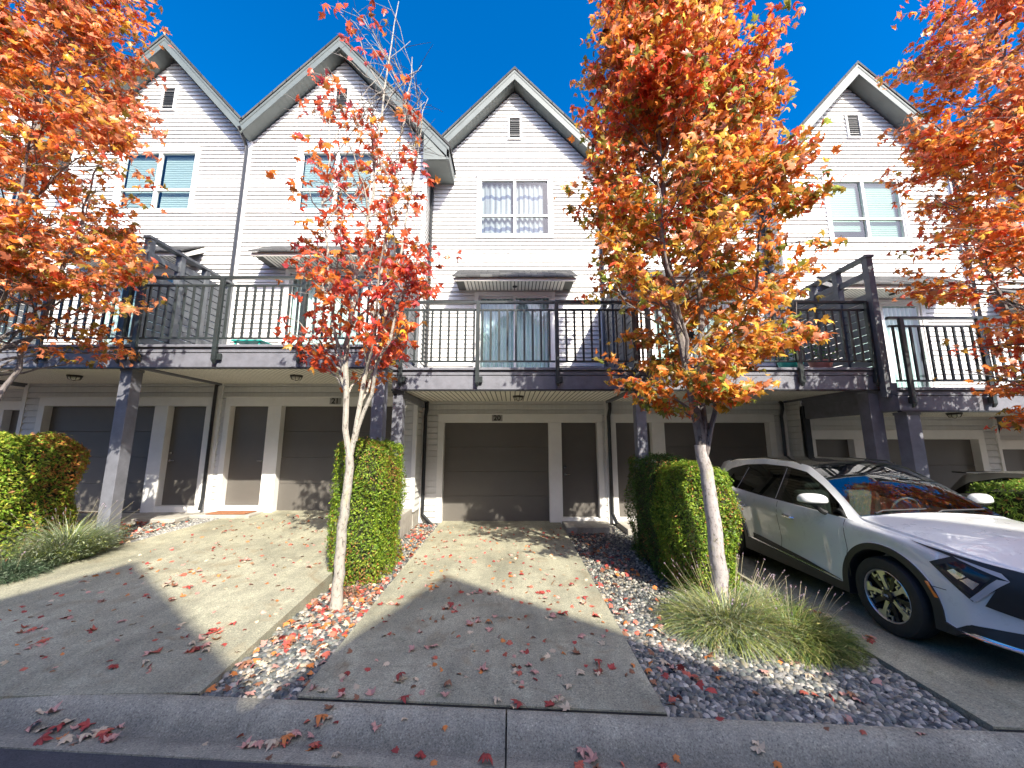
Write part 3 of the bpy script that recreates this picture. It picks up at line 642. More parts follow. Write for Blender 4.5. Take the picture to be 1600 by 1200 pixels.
lower_pipe(h21, -6.58, 8.55, 3.34, 0.64, 0.04); lower_pipe(h20, -2.00, 9.10, 3.00, 0.22, 0.22); lower_pipe(h19, 2.30, 9.10, 3.00, 0.25, 0.03)
lower_pipe(h17, 10.83, 8.70, 2.55, -0.1, 0.03); lower_pipe(h19, 6.36, 9.10, 3.00, 0.25, 0.05)
downspout(h21, [(-6.55, 8.12, 9.55), (-6.56, 8.30, 9.42), (-6.57, 8.47, 9.30), (-6.57, 8.47, 3.75)])
downspout(h21, [(-1.62, 8.24, 9.0), (-1.75, 8.40, 8.82), (-2.02, 8.98, 8.72), (-2.06, 9.02, 8.55), (-2.06, 9.02, 3.4)])
downspout(h20, [(2.26, 8.70, 9.3), (2.26, 8.95, 9.15), (2.26, 9.02, 9.0), (2.26, 9.02, 3.4)])
downspout(h19, [(6.15, 8.30, 9.0), (6.30, 8.9, 8.85), (6.38, 9.02, 8.7), (6.38, 9.02, 3.4)])
downspout(h17, [(10.79, 8.20, 8.9), (10.79, 8.50, 8.7), (10.79, 8.50, 3.1)])
# deck posts
def post(par, x, y, z0, z1, s=0.11, cap=False):
    mb = MB(); mb.box(x - s, x + s, y - s, y + s, z0, z1); mb.box(x - s - 0.012, x + s + 0.012, y - s - 0.012, y + s + 0.012, z1 - 0.05, z1 - 0.002)
    return mb.build('deck_post', M['grey'], par, bevel=0.006)
post(h21, -6.60, 6.56, 0.2, 3.30, 0.10); post(h21, -2.26, 6.52, 0.1, 3.30, 0.10); post(h20, -2.02, 6.84, 0.1, 2.95, 0.09)
post(h20, 2.28, 6.86, 0.1, 2.95, 0.09); post(h19, 6.42, 6.86, 0.0, 2.95, 0.11); post(h18, 6.72, 6.54, 0.0, 2.55, 0.11); post(h22, -10.9, 6.56, 0.2, 3.3, 0.11)
bm_ = MB(); bm_.box(6.50, 6.61, 6.45, 8.55, 2.56, 2.80); bm_.box(6.485, 6.60, 6.50, 8.55, 2.80, 3.05); bm_.build('deck_beam', M['grey'], h18, bevel=0.004)
bm2 = MB(); bm2.box(-2.10, -2.04, 6.75, 9.05, 2.86, 3.0); bm2.build('deck_beam', M['grey'], h20, bevel=0.004)
MB().box(6.46, 6.58, 8.50, 8.62, 0.1, 2.85).build('deck_post', M['pipe'], h18)
# privacy screens between decks
def screen(par, x, y0, y1, zb, zt, open_rows=2):
    mb = MB()
    ys = [y0 + 0.06, y0 + 0.72, (y0 + y1) / 2 + 0.3, y1 - 0.06]
    for i, y in enumerate(ys): mb.box(x - 0.055, x + 0.055, y - 0.055, y + 0.055, zb - 0.25 if i == 0 else zb, zt - 0.001)
    mb.box(x - 0.07, x + 0.07, y0 - 0.02, y1, zt, zt + 0.05)
    h = 0.148; n = int((zt - zb - 0.08) / h)
    for k in range(n):
        z = zb + 0.05 + k * h; a = ys[0] if k < n - 3 else ys[1]
        mb.box(x - 0.022, x + 0.022, a, y1 - 0.02, z, z + h - 0.018)
    for z in (zt - 0.34,): mb.box(x - 0.022, x + 0.022, ys[0] + 0.056, ys[1] - 0.056, z, z + 0.11)
    return mb.build('privacy_screen', M['screen'], par, bevel=0.003)
screen(h21, -6.56, 6.42, 8.5, 3.72, 5.68); screen(h21, -2.18, 6.42, 8.5, 3.72, 5.68); screen(h20, 2.26, 6.74, 9.05, 3.37, 5.35)
screen(h19, 6.46, 6.5, 8.55, 3.05, 5.35); screen(h22, -10.9, 6.42, 8.5, 3.72, 5.68)
# concrete: stub wall at the corner of unit 21, stoops
mb = MB(); mb.box(-2.39, -2.13, 5.9, 8.53, -0.1, 0.66); tag(mb.build('retaining_wall', M['found'], bevel=0.01), 'low concrete wall beside the pebble strip at the corner of house 21', 'wall')
def stoop(x0, x1, y0, y1, z, lab):
    mb = MB(); mb.box(x0, x1, y0, y1, -0.1, z); return tag(mb.build('door_step', M['found'], bevel=0.012), lab, 'step')
stoop(1.13, 2.14, 8.35, 9.07, 0.30, 'concrete step before the entry door of house 20'); stoop(2.36, 3.3, 8.2, 9.07, 0.30, 'concrete step before the entry door right of house 20')
stoop(-6.50, -5.30, 8.05, 8.53, 0.60, 'concrete step with brown mat at the door of house 21'); stoop(-7.75, -6.53, 7.75, 8.53, 0.58, 'broad concrete step at the entry door left of house 21')
stoop(-10.6, -7.78, 7.2, 8.53, 0.565, 'wide concrete pad before the leftmost visible garage door')
tag(MB().box(-6.22, -5.42, 8.1, 8.48, 0.606, 0.622).build('door_mat', M['rubbermat'], bevel=0.004), 'brown doormat in front of the entry door of house 21', 'mat')
# planters and low table on the decks
def planter(x, y, z, r0, r1, h, mat, lab, plant=True):
    mb = MB(); mb.tube([(x, y, z), (x, y, z + h), (x, y, z + h + 0.001)], [r0, r1, r1 * 0.9], 20); e = empty('flower_pot', (x, y, z), lab, 'pot')
    mb.build('pot', mat, e, True)
    if plant:
        n = 90; P = np.stack([x + rng.normal(0, r1 * 0.6, n), y + rng.normal(0, r1 * 0.5, n), z + h + rng.random(n) * 0.28], 1)
        C = np.array([0.07, 0.16, 0.04]) * (0.6 + rng.random((n, 1)) * 0.8)
        v, f = leaf_tmpl(); cloud('foliage', M['hedge'], P, rotmats(n, 1), np.full(n, 0.05), C, v, f, e)
planter(5.15, 6.95, 3.352, 0.16, 0.21, 0.16, M['teal'], 'teal flower pot standing on the deck beside the pink pot'); planter(5.68, 6.92, 3.352, 0.14, 0.19, 0.17, M['pinkpot'], 'salmon pink flower pot near the right end of the deck')
tb = empty('low_table', (-4.75, 6.9, 3.7), 'small teal low table on the deck of house 21', 'table')
MB().box(-5.1, -4.55, 6.75, 7.15, 3.86, 3.89).build('tabletop', M['teal'], tb, bevel=0.01)
for a in (-5.06, -4.62):
    for b in (6.79, 7.08): MB().box(a, a + 0.03, b, b + 0.03, 3.69, 3.859).build('leg', M['teal'], tb)
BX, BY, BZ = 4.98, -7.65, 11.72
M['seatpale'] = paint('grey cloth seat', (0.30, 0.30, 0.28), 0.8, 0.2)
M['rimlight2'] = paint('pale steering wheel', (0.35, 0.34, 0.32), 0.5, 0.1)
# ------------------------------------------------------------------ the row across the lane (casts the gabled shadow)
def back_house(cx, Y, apex, hw):
    par = empty('townhouse', (cx, Y, 0), 'white gabled townhouse across the lane, facing the row from behind the viewer', 'house', 'townhouses across the lane')
    wl = MB(); xl = cx - hw
    wa = apex - 0.3; top = lambda z: (max(0, hw - (wa - z) / SL), min(2 * hw, hw + (wa - z) / SL))
    siding(wl, (cx + hw, Y, 0), (-1, 0), (0, 1), 2 * hw, 0.2, wa, [(hw - 0.9, hw + 0.9, 6.9, 8.6), (hw - 0.9, hw + 0.9, 3.3, 5.5), (hw - 1.5, hw + 1.5, 0.2, 2.5)], top)
    wl.box(xl + 0.01, cx + hw - 0.01, Y - 9, Y - 0.15, 0, 9.0); wl.build('wall', M['siding'], par)
    rf = MB()
    for s in (1, -1): rf.prism([(cx, Y + 0.42, apex + 0.04), (cx + s * hw, Y + 0.42, apex - SL * hw + 0.04), (cx + s * hw, Y + 0.42, apex - SL * hw - 0.22), (cx, Y + 0.42, apex - 0.22)], (0, -9.4, 0))
    rf.build('roof', M['shingle'], par)
    for z0, z1 in ((6.9, 8.6), (3.3, 5.5)):
        fr = MB(); frame_rect(fr, cx - 0.9, cx + 0.9, z0, z1, 0.09, Y - 0.02, Y + 0.04); fr.box(cx - 0.03, cx + 0.03, Y - 0.02, Y + 0.03, z0, z1); f = fr.build('window', M['trim'], par)
        MB().box(cx - 0.85, cx + 0.85, Y - 0.04, Y - 0.03, z0 + 0.05, z1 - 0.05).build('pane', M['cargloss'], f)
    MB().box(cx - 1.5, cx + 1.5, Y - 0.12, Y - 0.06, 0.2, 2.5).build('garage_door', M['door'], par)
    dk = MB(); dk.box(cx - hw, cx + hw, Y + 0.02, Y + 2.0, 3.0, 3.3); dk.build('deck', M['grey'], par)
    for x in (cx - hw + 0.1, cx + hw - 0.12): MB().box(x - 0.1, x + 0.1, Y + 1.7, Y + 1.9, 0, 3.0).build('deck_post', M['grey'], par)
    rl = MB(); rl.box(cx - hw, cx + hw, Y + 1.96, Y + 2.0, 4.4, 4.45)
    for i in range(22): x = cx - hw + 0.1 + i * 0.2; rl.box(x - 0.02, x + 0.02, Y + 1.96, Y + 1.99, 3.3, 4.4)
    rl.build('railing', M['rail'], par)
for k in range(-4, 5): back_house(BX + 4.42 * k, BY, BZ + (0.22 if k == -1 else 0), 2.21)
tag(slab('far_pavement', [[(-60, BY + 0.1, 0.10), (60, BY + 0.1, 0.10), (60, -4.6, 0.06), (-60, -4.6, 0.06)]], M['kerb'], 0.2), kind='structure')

# ------------------------------------------------------------------ trees
LT = [leaf_tmpl(c) for c in (0.25, 0.6)]
def curve(p0, p1, bulge, n=7):
    p0 = np.array(p0, float); p1 = np.array(p1, float); m = (p0 + p1) / 2 + np.array(bulge)
    t = np.linspace(0, 1, n)[:, None]; return (1 - t) ** 2 * p0 + 2 * t * (1 - t) * m + t * t * p1
def resample(pts, n):
    pts = np.array(pts, float); d = np.r_[0, np.cumsum(np.linalg.norm(np.diff(pts, axis=0), axis=1))]
    u = np.linspace(0, d[-1], n); out = np.stack([np.interp(u, d, pts[:, k]) for k in range(3)], 1)
    for _ in range(2): out[1:-1] = (out[:-2] + 2 * out[1:-1] + out[2:]) / 4
    return out
def tree(label, base, trunk, stems, env, zr, nbr, nleaf, palette, bark, size=(0.095, 0.135), r0=0.085, up=(0.6, 1.1), twigs=7, clump=0.09, bare=None, zbias=1.0, droop=0.05, seed=1, tilt=0.6, keep=None, gaps=0.0):
    global rng
    rs = np.random.default_rng(seed); rng = rs
    par = empty('maple_tree', base, label, 'tree', 'maple trees along the lane')
    tb = MB(); tp = resample([base] + trunk, 14)
    rr = np.interp(np.linspace(0, 1, 14), [0, 0.06, 0.3, 1], [r0 * 1.35, r0 * 1.1, r0, r0 * 0.8])
    wob = rs.normal(0, 0.006, (14, 3)); wob[:, 2] = 0; tb.tube(tp + wob, rr, 12); tb.build('trunk', M[bark], par, True)
    lb = MB(); SP = []
    for st, ra, rb in stems:
        q = resample(st, 18) + np.r_[[[0, 0, 0]], rs.normal(0, 0.018, (17, 3))]; rad = np.linspace(ra, rb, 18); lb.tube(q, rad, 8); SP.append((q, rad))
    tw = MB(); leafP = []; leafD = []; leafK = []
    for i in range(nbr):
        z0 = zr[0] + (zr[1] - zr[0]) * rs.random() ** zbias
        c = [s for s in SP if s[0][0, 2] - 0.3 <= z0 <= s[0][-1, 2]]
        if not c: continue
        q, rad = c[rs.integers(len(c))]; j = int(np.argmin(abs(q[:, 2] - z0))); p0 = q[j]
        az = rs.random() * 2 * math.pi; el = up[0] + (up[1] - up[0]) * rs.random()
        cx, cy = base[0], base[1]; z1 = z0
        for _ in range(3):
            ex, er = env(z1); er *= 0.62 + 0.38 * rs.random() ** 0.5
            tx, ty = cx + ex + er * math.cos(az), cy + er * math.sin(az) * 0.85
            z1 = z0 + math.hypot(tx - p0[0], ty - p0[1]) * math.tan(el) * 0.75
        p1 = np.array([tx, ty, z1])
        if env(z1)[1] < 0.15: continue
        ln = np.linalg.norm(p1 - p0); B_ = curve(p0, p1, (0, 0, ln * 0.10), 8) + np.r_[[[0, 0, 0]], rs.normal(0, 0.02, (7, 3))]
        b0 = min(rad[j] * 0.6, 0.008 + ln * 0.009); lb.tube(B_, np.linspace(b0, 0.004, 8), 5)
        kk = rs.random()
        for t in range(twigs):
            f = 0.3 + 0.7 * (t + 0.6 * rs.random()) / twigs; k = f * 7; a = int(min(6, k)); s0 = B_[a] + (B_[a + 1] - B_[a]) * (k - a)
            d = (p1 - p0) / max(ln, 1e-3) * 0.6 + rs.normal(0, 0.6, 3); d[2] = abs(d[2]) * 0.6; d /= np.linalg.norm(d)
            tl = 0.18 + 0.34 * rs.random(); e = s0 + d * tl; T_ = curve(s0, e, (0, 0, 0.02), 4); tw.tube(T_, [0.0045, 0.0035, 0.003, 0.002], 3)
            if bare and rs.random() < bare(e[2], e[0]): continue
            m = max(1, int(rs.poisson(nleaf / (nbr * twigs)) * (1.0)))
            uu = rs.random(m) ** 0.7
            P = s0 + (e - s0) * uu[:, None] + rs.normal(0, 1, (m, 3)) * [clump, clump, clump * 0.45]; P[:, 2] -= droop
            leafP.append(P); leafD.append(np.repeat(((P.mean(0) - np.array([cx, cy, P.mean(0)[2]])))[None], m, 0)); leafK.append(np.full(m, kk))
    lb.build('limbs', M['limb' if bark == 'bark' else bark], par, True); tw.build('twigs', M['limb'], par)
    P = np.concatenate(leafP); D = np.concatenate(leafD); K = np.concatenate(leafK); n = len(P)
    ph = base[0] * 3.7; hol = np.sin(3.3 * P[:, 0] + ph) * np.sin(2.9 * P[:, 1] + 1.3) + np.sin(3.1 * P[:, 2] + ph) * np.sin(2.3 * P[:, 0] - 1.7 * P[:, 1]) + 0.5 * np.sin(7.1 * P[:, 2] + 5.3 * P[:, 0])
    lim_ = np.interp(P[:, 2], [2.5, 3.2, 5.0, 6.5], [1.2, 0.25, 0.45, 0.95]) + rs.normal(0, 0.25, n); hk = hol < lim_ + gaps; P, D, K = P[hk], D[hk], K[hk]; n = len(P)
    if keep is not None: kk = keep(P); P, D, K = P[kk], D[kk], K[kk]; n = len(P)
    D /= np.linalg.norm(D, axis=1)[:, None] + 1e-6
    upv = D * 0.35 + np.array([0, -0.1, 0.75]); C = palette(P, K, rs); S = size[0] + (size[1] - size[0]) * rs.random(n)
    Rm = rotmats(n, tilt, upv)
    h = rs.random(n) < 0.5
    # crown in one mesh (two leaf curls share it)
    v, f = LT[1]; S3 = np.stack([S * (0.62 + 0.38 * rs.random(n)), S, S * rs.choice([-0.8, 0.5, 1.2, 2.0, 3.0], n)], 1); o = cloud('crown', M['leaf'], P, Rm, S3, C, v, f, par)
    return par, n
def mixpal(cols, wts, noise_=0.18, green_low=None):
    cols = np.array(cols); wts = np.array(wts, float)
    def fn(P, K, rs):
        n = len(P); w_ = np.repeat(wts[None], n, 0)
        w_ = w_ * np.exp(1.2 * np.sin(np.arange(len(cols))[None] * 2.1 + K[:, None] * 19)) 
        if green_low is not None: w_ = w_ * green_low(P)
        w_ /= w_.sum(1)[:, None]; idx = (w_.cumsum(1) < rs.random((n, 1))).sum(1).clip(0, len(cols) - 1)
        return cols[idx] * (1 + rs.normal(0, noise_, (n, 1))) * (1 + rs.normal(0, 0.05, (n, 3)))
    return fn
ORG = (0.74, 0.21, 0.03); RED = (0.62, 0.085, 0.03); YEL = (0.74, 0.40, 0.05); OLV = (0.27, 0.20, 0.03); GRN = (0.27, 0.32, 0.05); SAL = (0.76, 0.27, 0.12); BRN = (0.38, 0.14, 0.03); PNK = (0.66, 0.09, 0.09)
def low3(P):
    t = np.clip((P[:, 2] - 3.0) / 3.5, 0, 1)[:, None]; e = np.ones((len(P), 6)); e[:, 3:5] = 2.2 - 1.7 * t; e[:, 2:3] = 1.6 - 0.8 * t; e[:, 1:2] = 0.5 + t; return e
env3 = lambda z: (float(np.interp(z, [2.5, 3.6, 5.0, 6.2, 8], [-0.1, 0.08, 0.06, -0.12, -0.12])), float(np.interp(z, [2.2, 2.6, 3.0, 3.7, 4.6, 5.4, 6.6, 7.6, 8.6, 9.6, 10.3], [0.35, 0.8, 1.1, 1.42, 1.45, 1.42, 1.18, 1.08, 0.9, 0.5, 0.1])))
t3 = (2.36, 4.66, 0.10)
tree('big orange maple between the middle driveway and the white car', t3, [(2.35, 4.66, 0.9), (2.31, 4.66, 1.7), (2.27, 4.66, 2.0)],
     [([(2.27, 4.66, 1.95), (2.20, 4.62, 2.6), (2.05, 4.60, 3.6), (1.98, 4.65, 5.0), (2.05, 4.7, 7.0), (2.1, 4.7, 9.3)], 0.058, 0.01),
      ([(2.27, 4.66, 1.95), (2.33, 4.70, 2.6), (2.45, 4.75, 3.6), (2.5, 4.8, 5.0), (2.55, 4.8, 7.8)], 0.05, 0.009),
      ([(2.29, 4.66, 1.8), (2.40, 4.60, 2.35), (2.62, 4.5, 2.9), (2.95, 4.45, 3.8), (3.15, 4.4, 5.0)], 0.035, 0.007),
      ([(2.22, 4.64, 2.4), (2.12, 4.45, 3.0), (1.85, 4.2, 3.9), (1.7, 4.1, 5.2)], 0.03, 0.006),
      ([(2.25, 4.66, 2.3), (2.25, 4.9, 3.1), (2.2, 5.2, 4.2), (2.2, 5.3, 6.0)], 0.03, 0.006)],
     env3, (2.25, 8.8), 190, 24000, mixpal([ORG, RED, YEL, OLV, GRN, SAL], [4.6, 1.4, 2.3, 1.7, 0.9, 2.6], 0.3, low3), 'bark', (0.078, 0.128), up=(0.35, 0.95), gaps=0.75, seed=3, tilt=0.75)
env2 = lambda z: (0.05, float(np.interp(z, [2.4, 3.0, 3.6, 4.6, 5.4, 6.4, 7.5, 8.6, 9.2], [0.5, 0.95, 1.05, 1.0, 0.85, 0.75, 0.65, 0.45, 0.1])))
t2 = (-2.01, 4.75, 0.12)
tree('thin pale-barked maple with bare upper twigs left of the middle driveway', t2, [(-2.02, 4.75, 0.8), (-1.98, 4.75, 1.4), (-1.97, 4.75, 1.86)],
     [([(-1.97, 4.75, 1.82), (-2.06, 4.72, 2.2), (-2.12, 4.70, 2.9), (-2.02, 4.7, 4.0), (-1.88, 4.7, 5.4), (-1.80, 4.7, 7.0), (-1.72, 4.7, 8.5)], 0.038, 0.006),
      ([(-1.97, 4.75, 1.82), (-1.90, 4.76, 2.3), (-1.87, 4.78, 2.9), (-1.78, 4.8, 4.0), (-1.62, 4.8, 5.5), (-1.45, 4.8, 7.6)], 0.032, 0.006),
      ([(-1.92, 4.75, 2.05), (-1.78, 4.70, 2.5), (-1.60, 4.65, 3.1), (-1.3, 4.6, 4.0), (-1.15, 4.6, 5.2)], 0.026, 0.005),
      ([(-2.1, 4.7, 2.9), (-2.3, 4.6, 3.8), (-2.4, 4.5, 5.0), (-2.45, 4.5, 6.6)], 0.024, 0.005),
      ([(-1.85, 4.8, 3.0), (-1.65, 5.0, 4.0), (-1.5, 5.1, 5.4), (-1.3, 5.1, 7.2)], 0.026, 0.005)],
     env2, (2.5, 7.2), 84, 2800, mixpal([(0.62, 0.09, 0.03), RED, ORG, PNK, BRN, YEL], [3.5, 3, 2.2, 1.5, 0.8, 0.4], 0.2), 'barkpale', (0.09, 0.135), up=(0.75, 1.25), twigs=6,
     bare=lambda z, x: 0.05 if z < 5.0 else (0.3 if z < 6.2 else 0.88), zbias=1.35, clump=0.08, seed=15, r0=0.060, gaps=0.9)
def lowg(P):
    t = np.clip((P[:, 2] - 3.0) / 3.5, 0, 1)[:, None]; e = np.ones((len(P), 6)); e[:, 3:4] = 1.6 - 1.2 * t; return e
env1 = lambda z: (-0.05, float(np.interp(z, [2.1, 2.6, 3.4, 4.6, 6, 7.6, 9, 10], [0.5, 1.05, 1.55, 1.45, 1.40, 1.15, 0.8, 0.1])))
t1 = (-6.58, 4.7, 0.2)
def gen_stems(b, zt, rs):
    x, y, z = b; out = [([(x, y, 1.9), (x - 0.05, y, 3.4), (x + 0.03, y, 6), (x, y, zt)], 0.06, 0.01)]
    for k in range(4):
        a = k * 1.57 + rs.random(); c, s = math.cos(a), math.sin(a)
        out.append(([(x, y, 1.95 + 0.1 * k), (x + 0.22 * c, y + 0.22 * s, 2.7), (x + 0.5 * c, y + 0.5 * s, 4.2), (x + 0.7 * c, y + 0.7 * s, 6.4)], 0.035, 0.007))
    return out
tree('salmon-orange maple at the left edge of the lane', t1, [(t1[0], t1[1], 1.0), (t1[0], t1[1], 2.0)], gen_stems(t1, 9.3, np.random.default_rng(1)), env1, (2.7, 8.6), 150, 15000, gaps=0.15, keep=lambda P: ~((P[:, 0] < -6.15) & (P[:, 2] < 4.0)) & ~((P[:, 0] < -5.75) & (P[:, 2] < 3.1) & (P[:, 1] > 4.4)), palette=
     mixpal([SAL, ORG, RED, OLV, YEL, BRN], [3.8, 3.2, 0.7, 1.5, 1.5, 0.8], 0.22, lowg), bark='bark', size=(0.075, 0.125), up=(0.25, 0.85), seed=21, tilt=0.7)
t4 = (7.10, 4.75, 0.1); env4 = lambda z: (0.08, float(np.interp(z, [2.3, 2.8, 3.4, 4.6, 6, 7.6, 9, 10], [0.5, 1.2, 1.55, 1.5, 1.45, 1.1, 0.7, 0.1])))
tree('fiery red-orange maple at the right edge beyond the white car', t4, [(t4[0], t4[1], 1.0), (t4[0], t4[1], 2.0)], gen_stems(t4, 9.3, np.random.default_rng(4)), env4, (2.0, 8.4), 150, 15000, gaps=0.12, palette=
     mixpal([ORG, RED, SAL, OLV, YEL, BRN], [4.4, 2.4, 2.2, 0.7, 1.4, 0.8], 0.2, lowg), bark='bark', size=(0.075, 0.125), up=(0.25, 0.85), seed=33, tilt=0.7)
rng = np.random.default_rng(5)

# ------------------------------------------------------------------ clipped hedges
sprig_v = [(0, -0.5, 0), (0.16, -0.1, 0.05), (0, 0.6, 0.02), (-0.16, -0.1, 0.05), (0.42, 0.25, 0.08), (0.12, -0.25, 0), (-0.42, 0.25, 0.08), (-0.12, -0.25, 0)]
sprig_f = [(0, 1, 2), (0, 2, 3), (5, 4, 1), (7, 3, 6)]
def hedge(name, x0, x1, y0, y1, z0, z1, n, col, label, rnd=0.10, sz=0.05):
    P = []; Nn = []
    W_, D_, H_ = x1 - x0, y1 - y0, z1 - z0; fac = [(W_ * H_, 0), (W_ * H_, 1), (D_ * H_, 2), (D_ * H_, 3), (W_ * D_ * 1.2, 4)]
    tot = sum(a for a, _ in fac)
    for a, k in fac:
        m = int(n * a / tot); u = rng.random(m); v = rng.random(m)
        if k < 2: p = np.stack([x0 + W_ * u, np.full(m, y0 if k == 0 else y1), z0 + H_ * v], 1); nn = [0, -1 if k == 0 else 1, 0]
        elif k < 4: p = np.stack([np.full(m, x0 if k == 2 else x1), y0 + D_ * u, z0 + H_ * v], 1); nn = [-1 if k == 2 else 1, 0, 0]
        else: p = np.stack([x0 + W_ * u, y0 + D_ * v, np.full(m, z1)], 1); nn = [0, 0, 1]
        P.append(p); Nn.append(np.tile(nn, (m, 1)).astype(float))
    P = np.concatenate(P); Nn = np.concatenate(Nn)
    c = np.array([(x0 + x1) / 2, (y0 + y1) / 2, (z0 + z1) / 2]); hs_ = np.array([W_, D_, H_]) / 2
    # round the edges: pull points towards a rounded box
    q = P - c; lim = hs_ - rnd; inner = np.clip(q, -lim, lim); dv = q - inner; dl = np.linalg.norm(dv, axis=1)[:, None] + 1e-6
    low = (q[:, 2] < -lim[2])[:, None]
    dv2 = np.where(low, dv * np.array([1, 1, 0]), dv); dl2 = np.linalg.norm(dv2, axis=1)[:, None] + 1e-6
    q2 = inner + dv2 / dl2 * rnd; q2[:, 2] = np.where(low[:, 0], q[:, 2], q2[:, 2]); nrm = dv2 / dl2
    lump = 0.035 * np.sin(P[:, 0:1] * 7 + P[:, 2:3] * 5 + 1) + 0.03 * np.sin(P[:, 1:2] * 9 - P[:, 2:3] * 6) + rng.normal(0, 0.022, (len(P), 1)) - 0.01
    Q = c + q2 + nrm * lump
    par = empty(name, (c[0], c[1], z0), label, 'hedge', 'clipped hedges along the lane')
    C = col(Q, len(Q)); cloud('foliage', M['hedge'], Q, rotmats(len(Q), 0.65, nrm + np.array([0, 0, 0.45])), sz * (0.7 + 0.7 * rng.random(len(Q))), C, sprig_v, sprig_f, par)
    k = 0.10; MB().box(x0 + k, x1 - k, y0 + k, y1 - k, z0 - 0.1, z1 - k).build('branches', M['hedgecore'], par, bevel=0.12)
    return par
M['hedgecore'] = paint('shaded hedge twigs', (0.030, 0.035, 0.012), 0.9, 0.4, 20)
def hc(base, alt, f_alt, brown=0.03):
    base, alt = np.array(base), np.array(alt)
    def fn(Q, n):
        C = np.where(rng.random((n, 1)) < f_alt, alt, base) * (0.55 + 0.9 * rng.random((n, 1)))
        s = np.sin(Q[:, 0:1] * 3.1 + Q[:, 2:3] * 4.3) + np.sin(Q[:, 1:2] * 5 + Q[:, 2:3] * 2.2)
        b = (rng.random((n, 1)) < brown * np.exp(0.9 * s)); return np.where(b, np.array([0.30, 0.14, 0.04]) * (0.6 + 0.7 * rng.random((n, 1))), C)
    return fn
G1, G2 = (0.11, 0.20, 0.015), (0.23, 0.30, 0.025)
hedge('cedar_hedge', -2.50, -1.80, 5.45, 6.6, 0.12, 2.02, 30000, hc(G1, G2, 0.45, 0.07), 'tall narrow clipped cedar hedge behind the thin pale-barked tree', sz=0.036)
hedge('cedar_hedge', 2.08, 2.75, 5.85, 7.2, 0.12, 1.78, 22000, hc((0.04, 0.10, 0.012), (0.08, 0.15, 0.02), 0.3, 0.04), 'dark rear clipped cedar hedge beside the pebble bed right of the middle driveway', sz=0.036)
hedge('cedar_hedge', 2.10, 2.84, 5.0, 5.9, 0.12, 1.70, 30000, hc(G1, G2, 0.4, 0.05), 'bright green clipped cedar hedge directly behind the big orange maple', rnd=0.13, sz=0.036)
def boxcol(Q, n):
    C = hc((0.16, 0.27, 0.02), (0.36, 0.38, 0.05), 0.4, 0.01)(Q, n)
    edge = np.clip((Q[:, 1:2] - 6.0) / 0.5, 0, 1) * (0.4 + 0.6 * (np.sin(Q[:, 2:3] * 4.2 + 0.5) > -0.2)); b = rng.random((n, 1)) < 0.55 * edge
    return np.where(b, np.array([0.50, 0.20, 0.05]) * (0.6 + 0.6 * rng.random((n, 1))), C)
hedge('box_hedge', -9.6, -7.42, 5.55, 6.95, 0.30, 2.12, 36000, boxcol, 'broad bright green hedge turning orange at its right end, at the left edge', rnd=0.35, sz=0.055)
hedge('box_hedge', 7.35, 8.6, 5.4, 6.4, 0.05, 1.42, 9000, hc((0.13, 0.24, 0.03), (0.25, 0.36, 0.05), 0.4, 0.02), 'low bright hedge at the right edge behind the bonnet of the white car', sz=0.055)

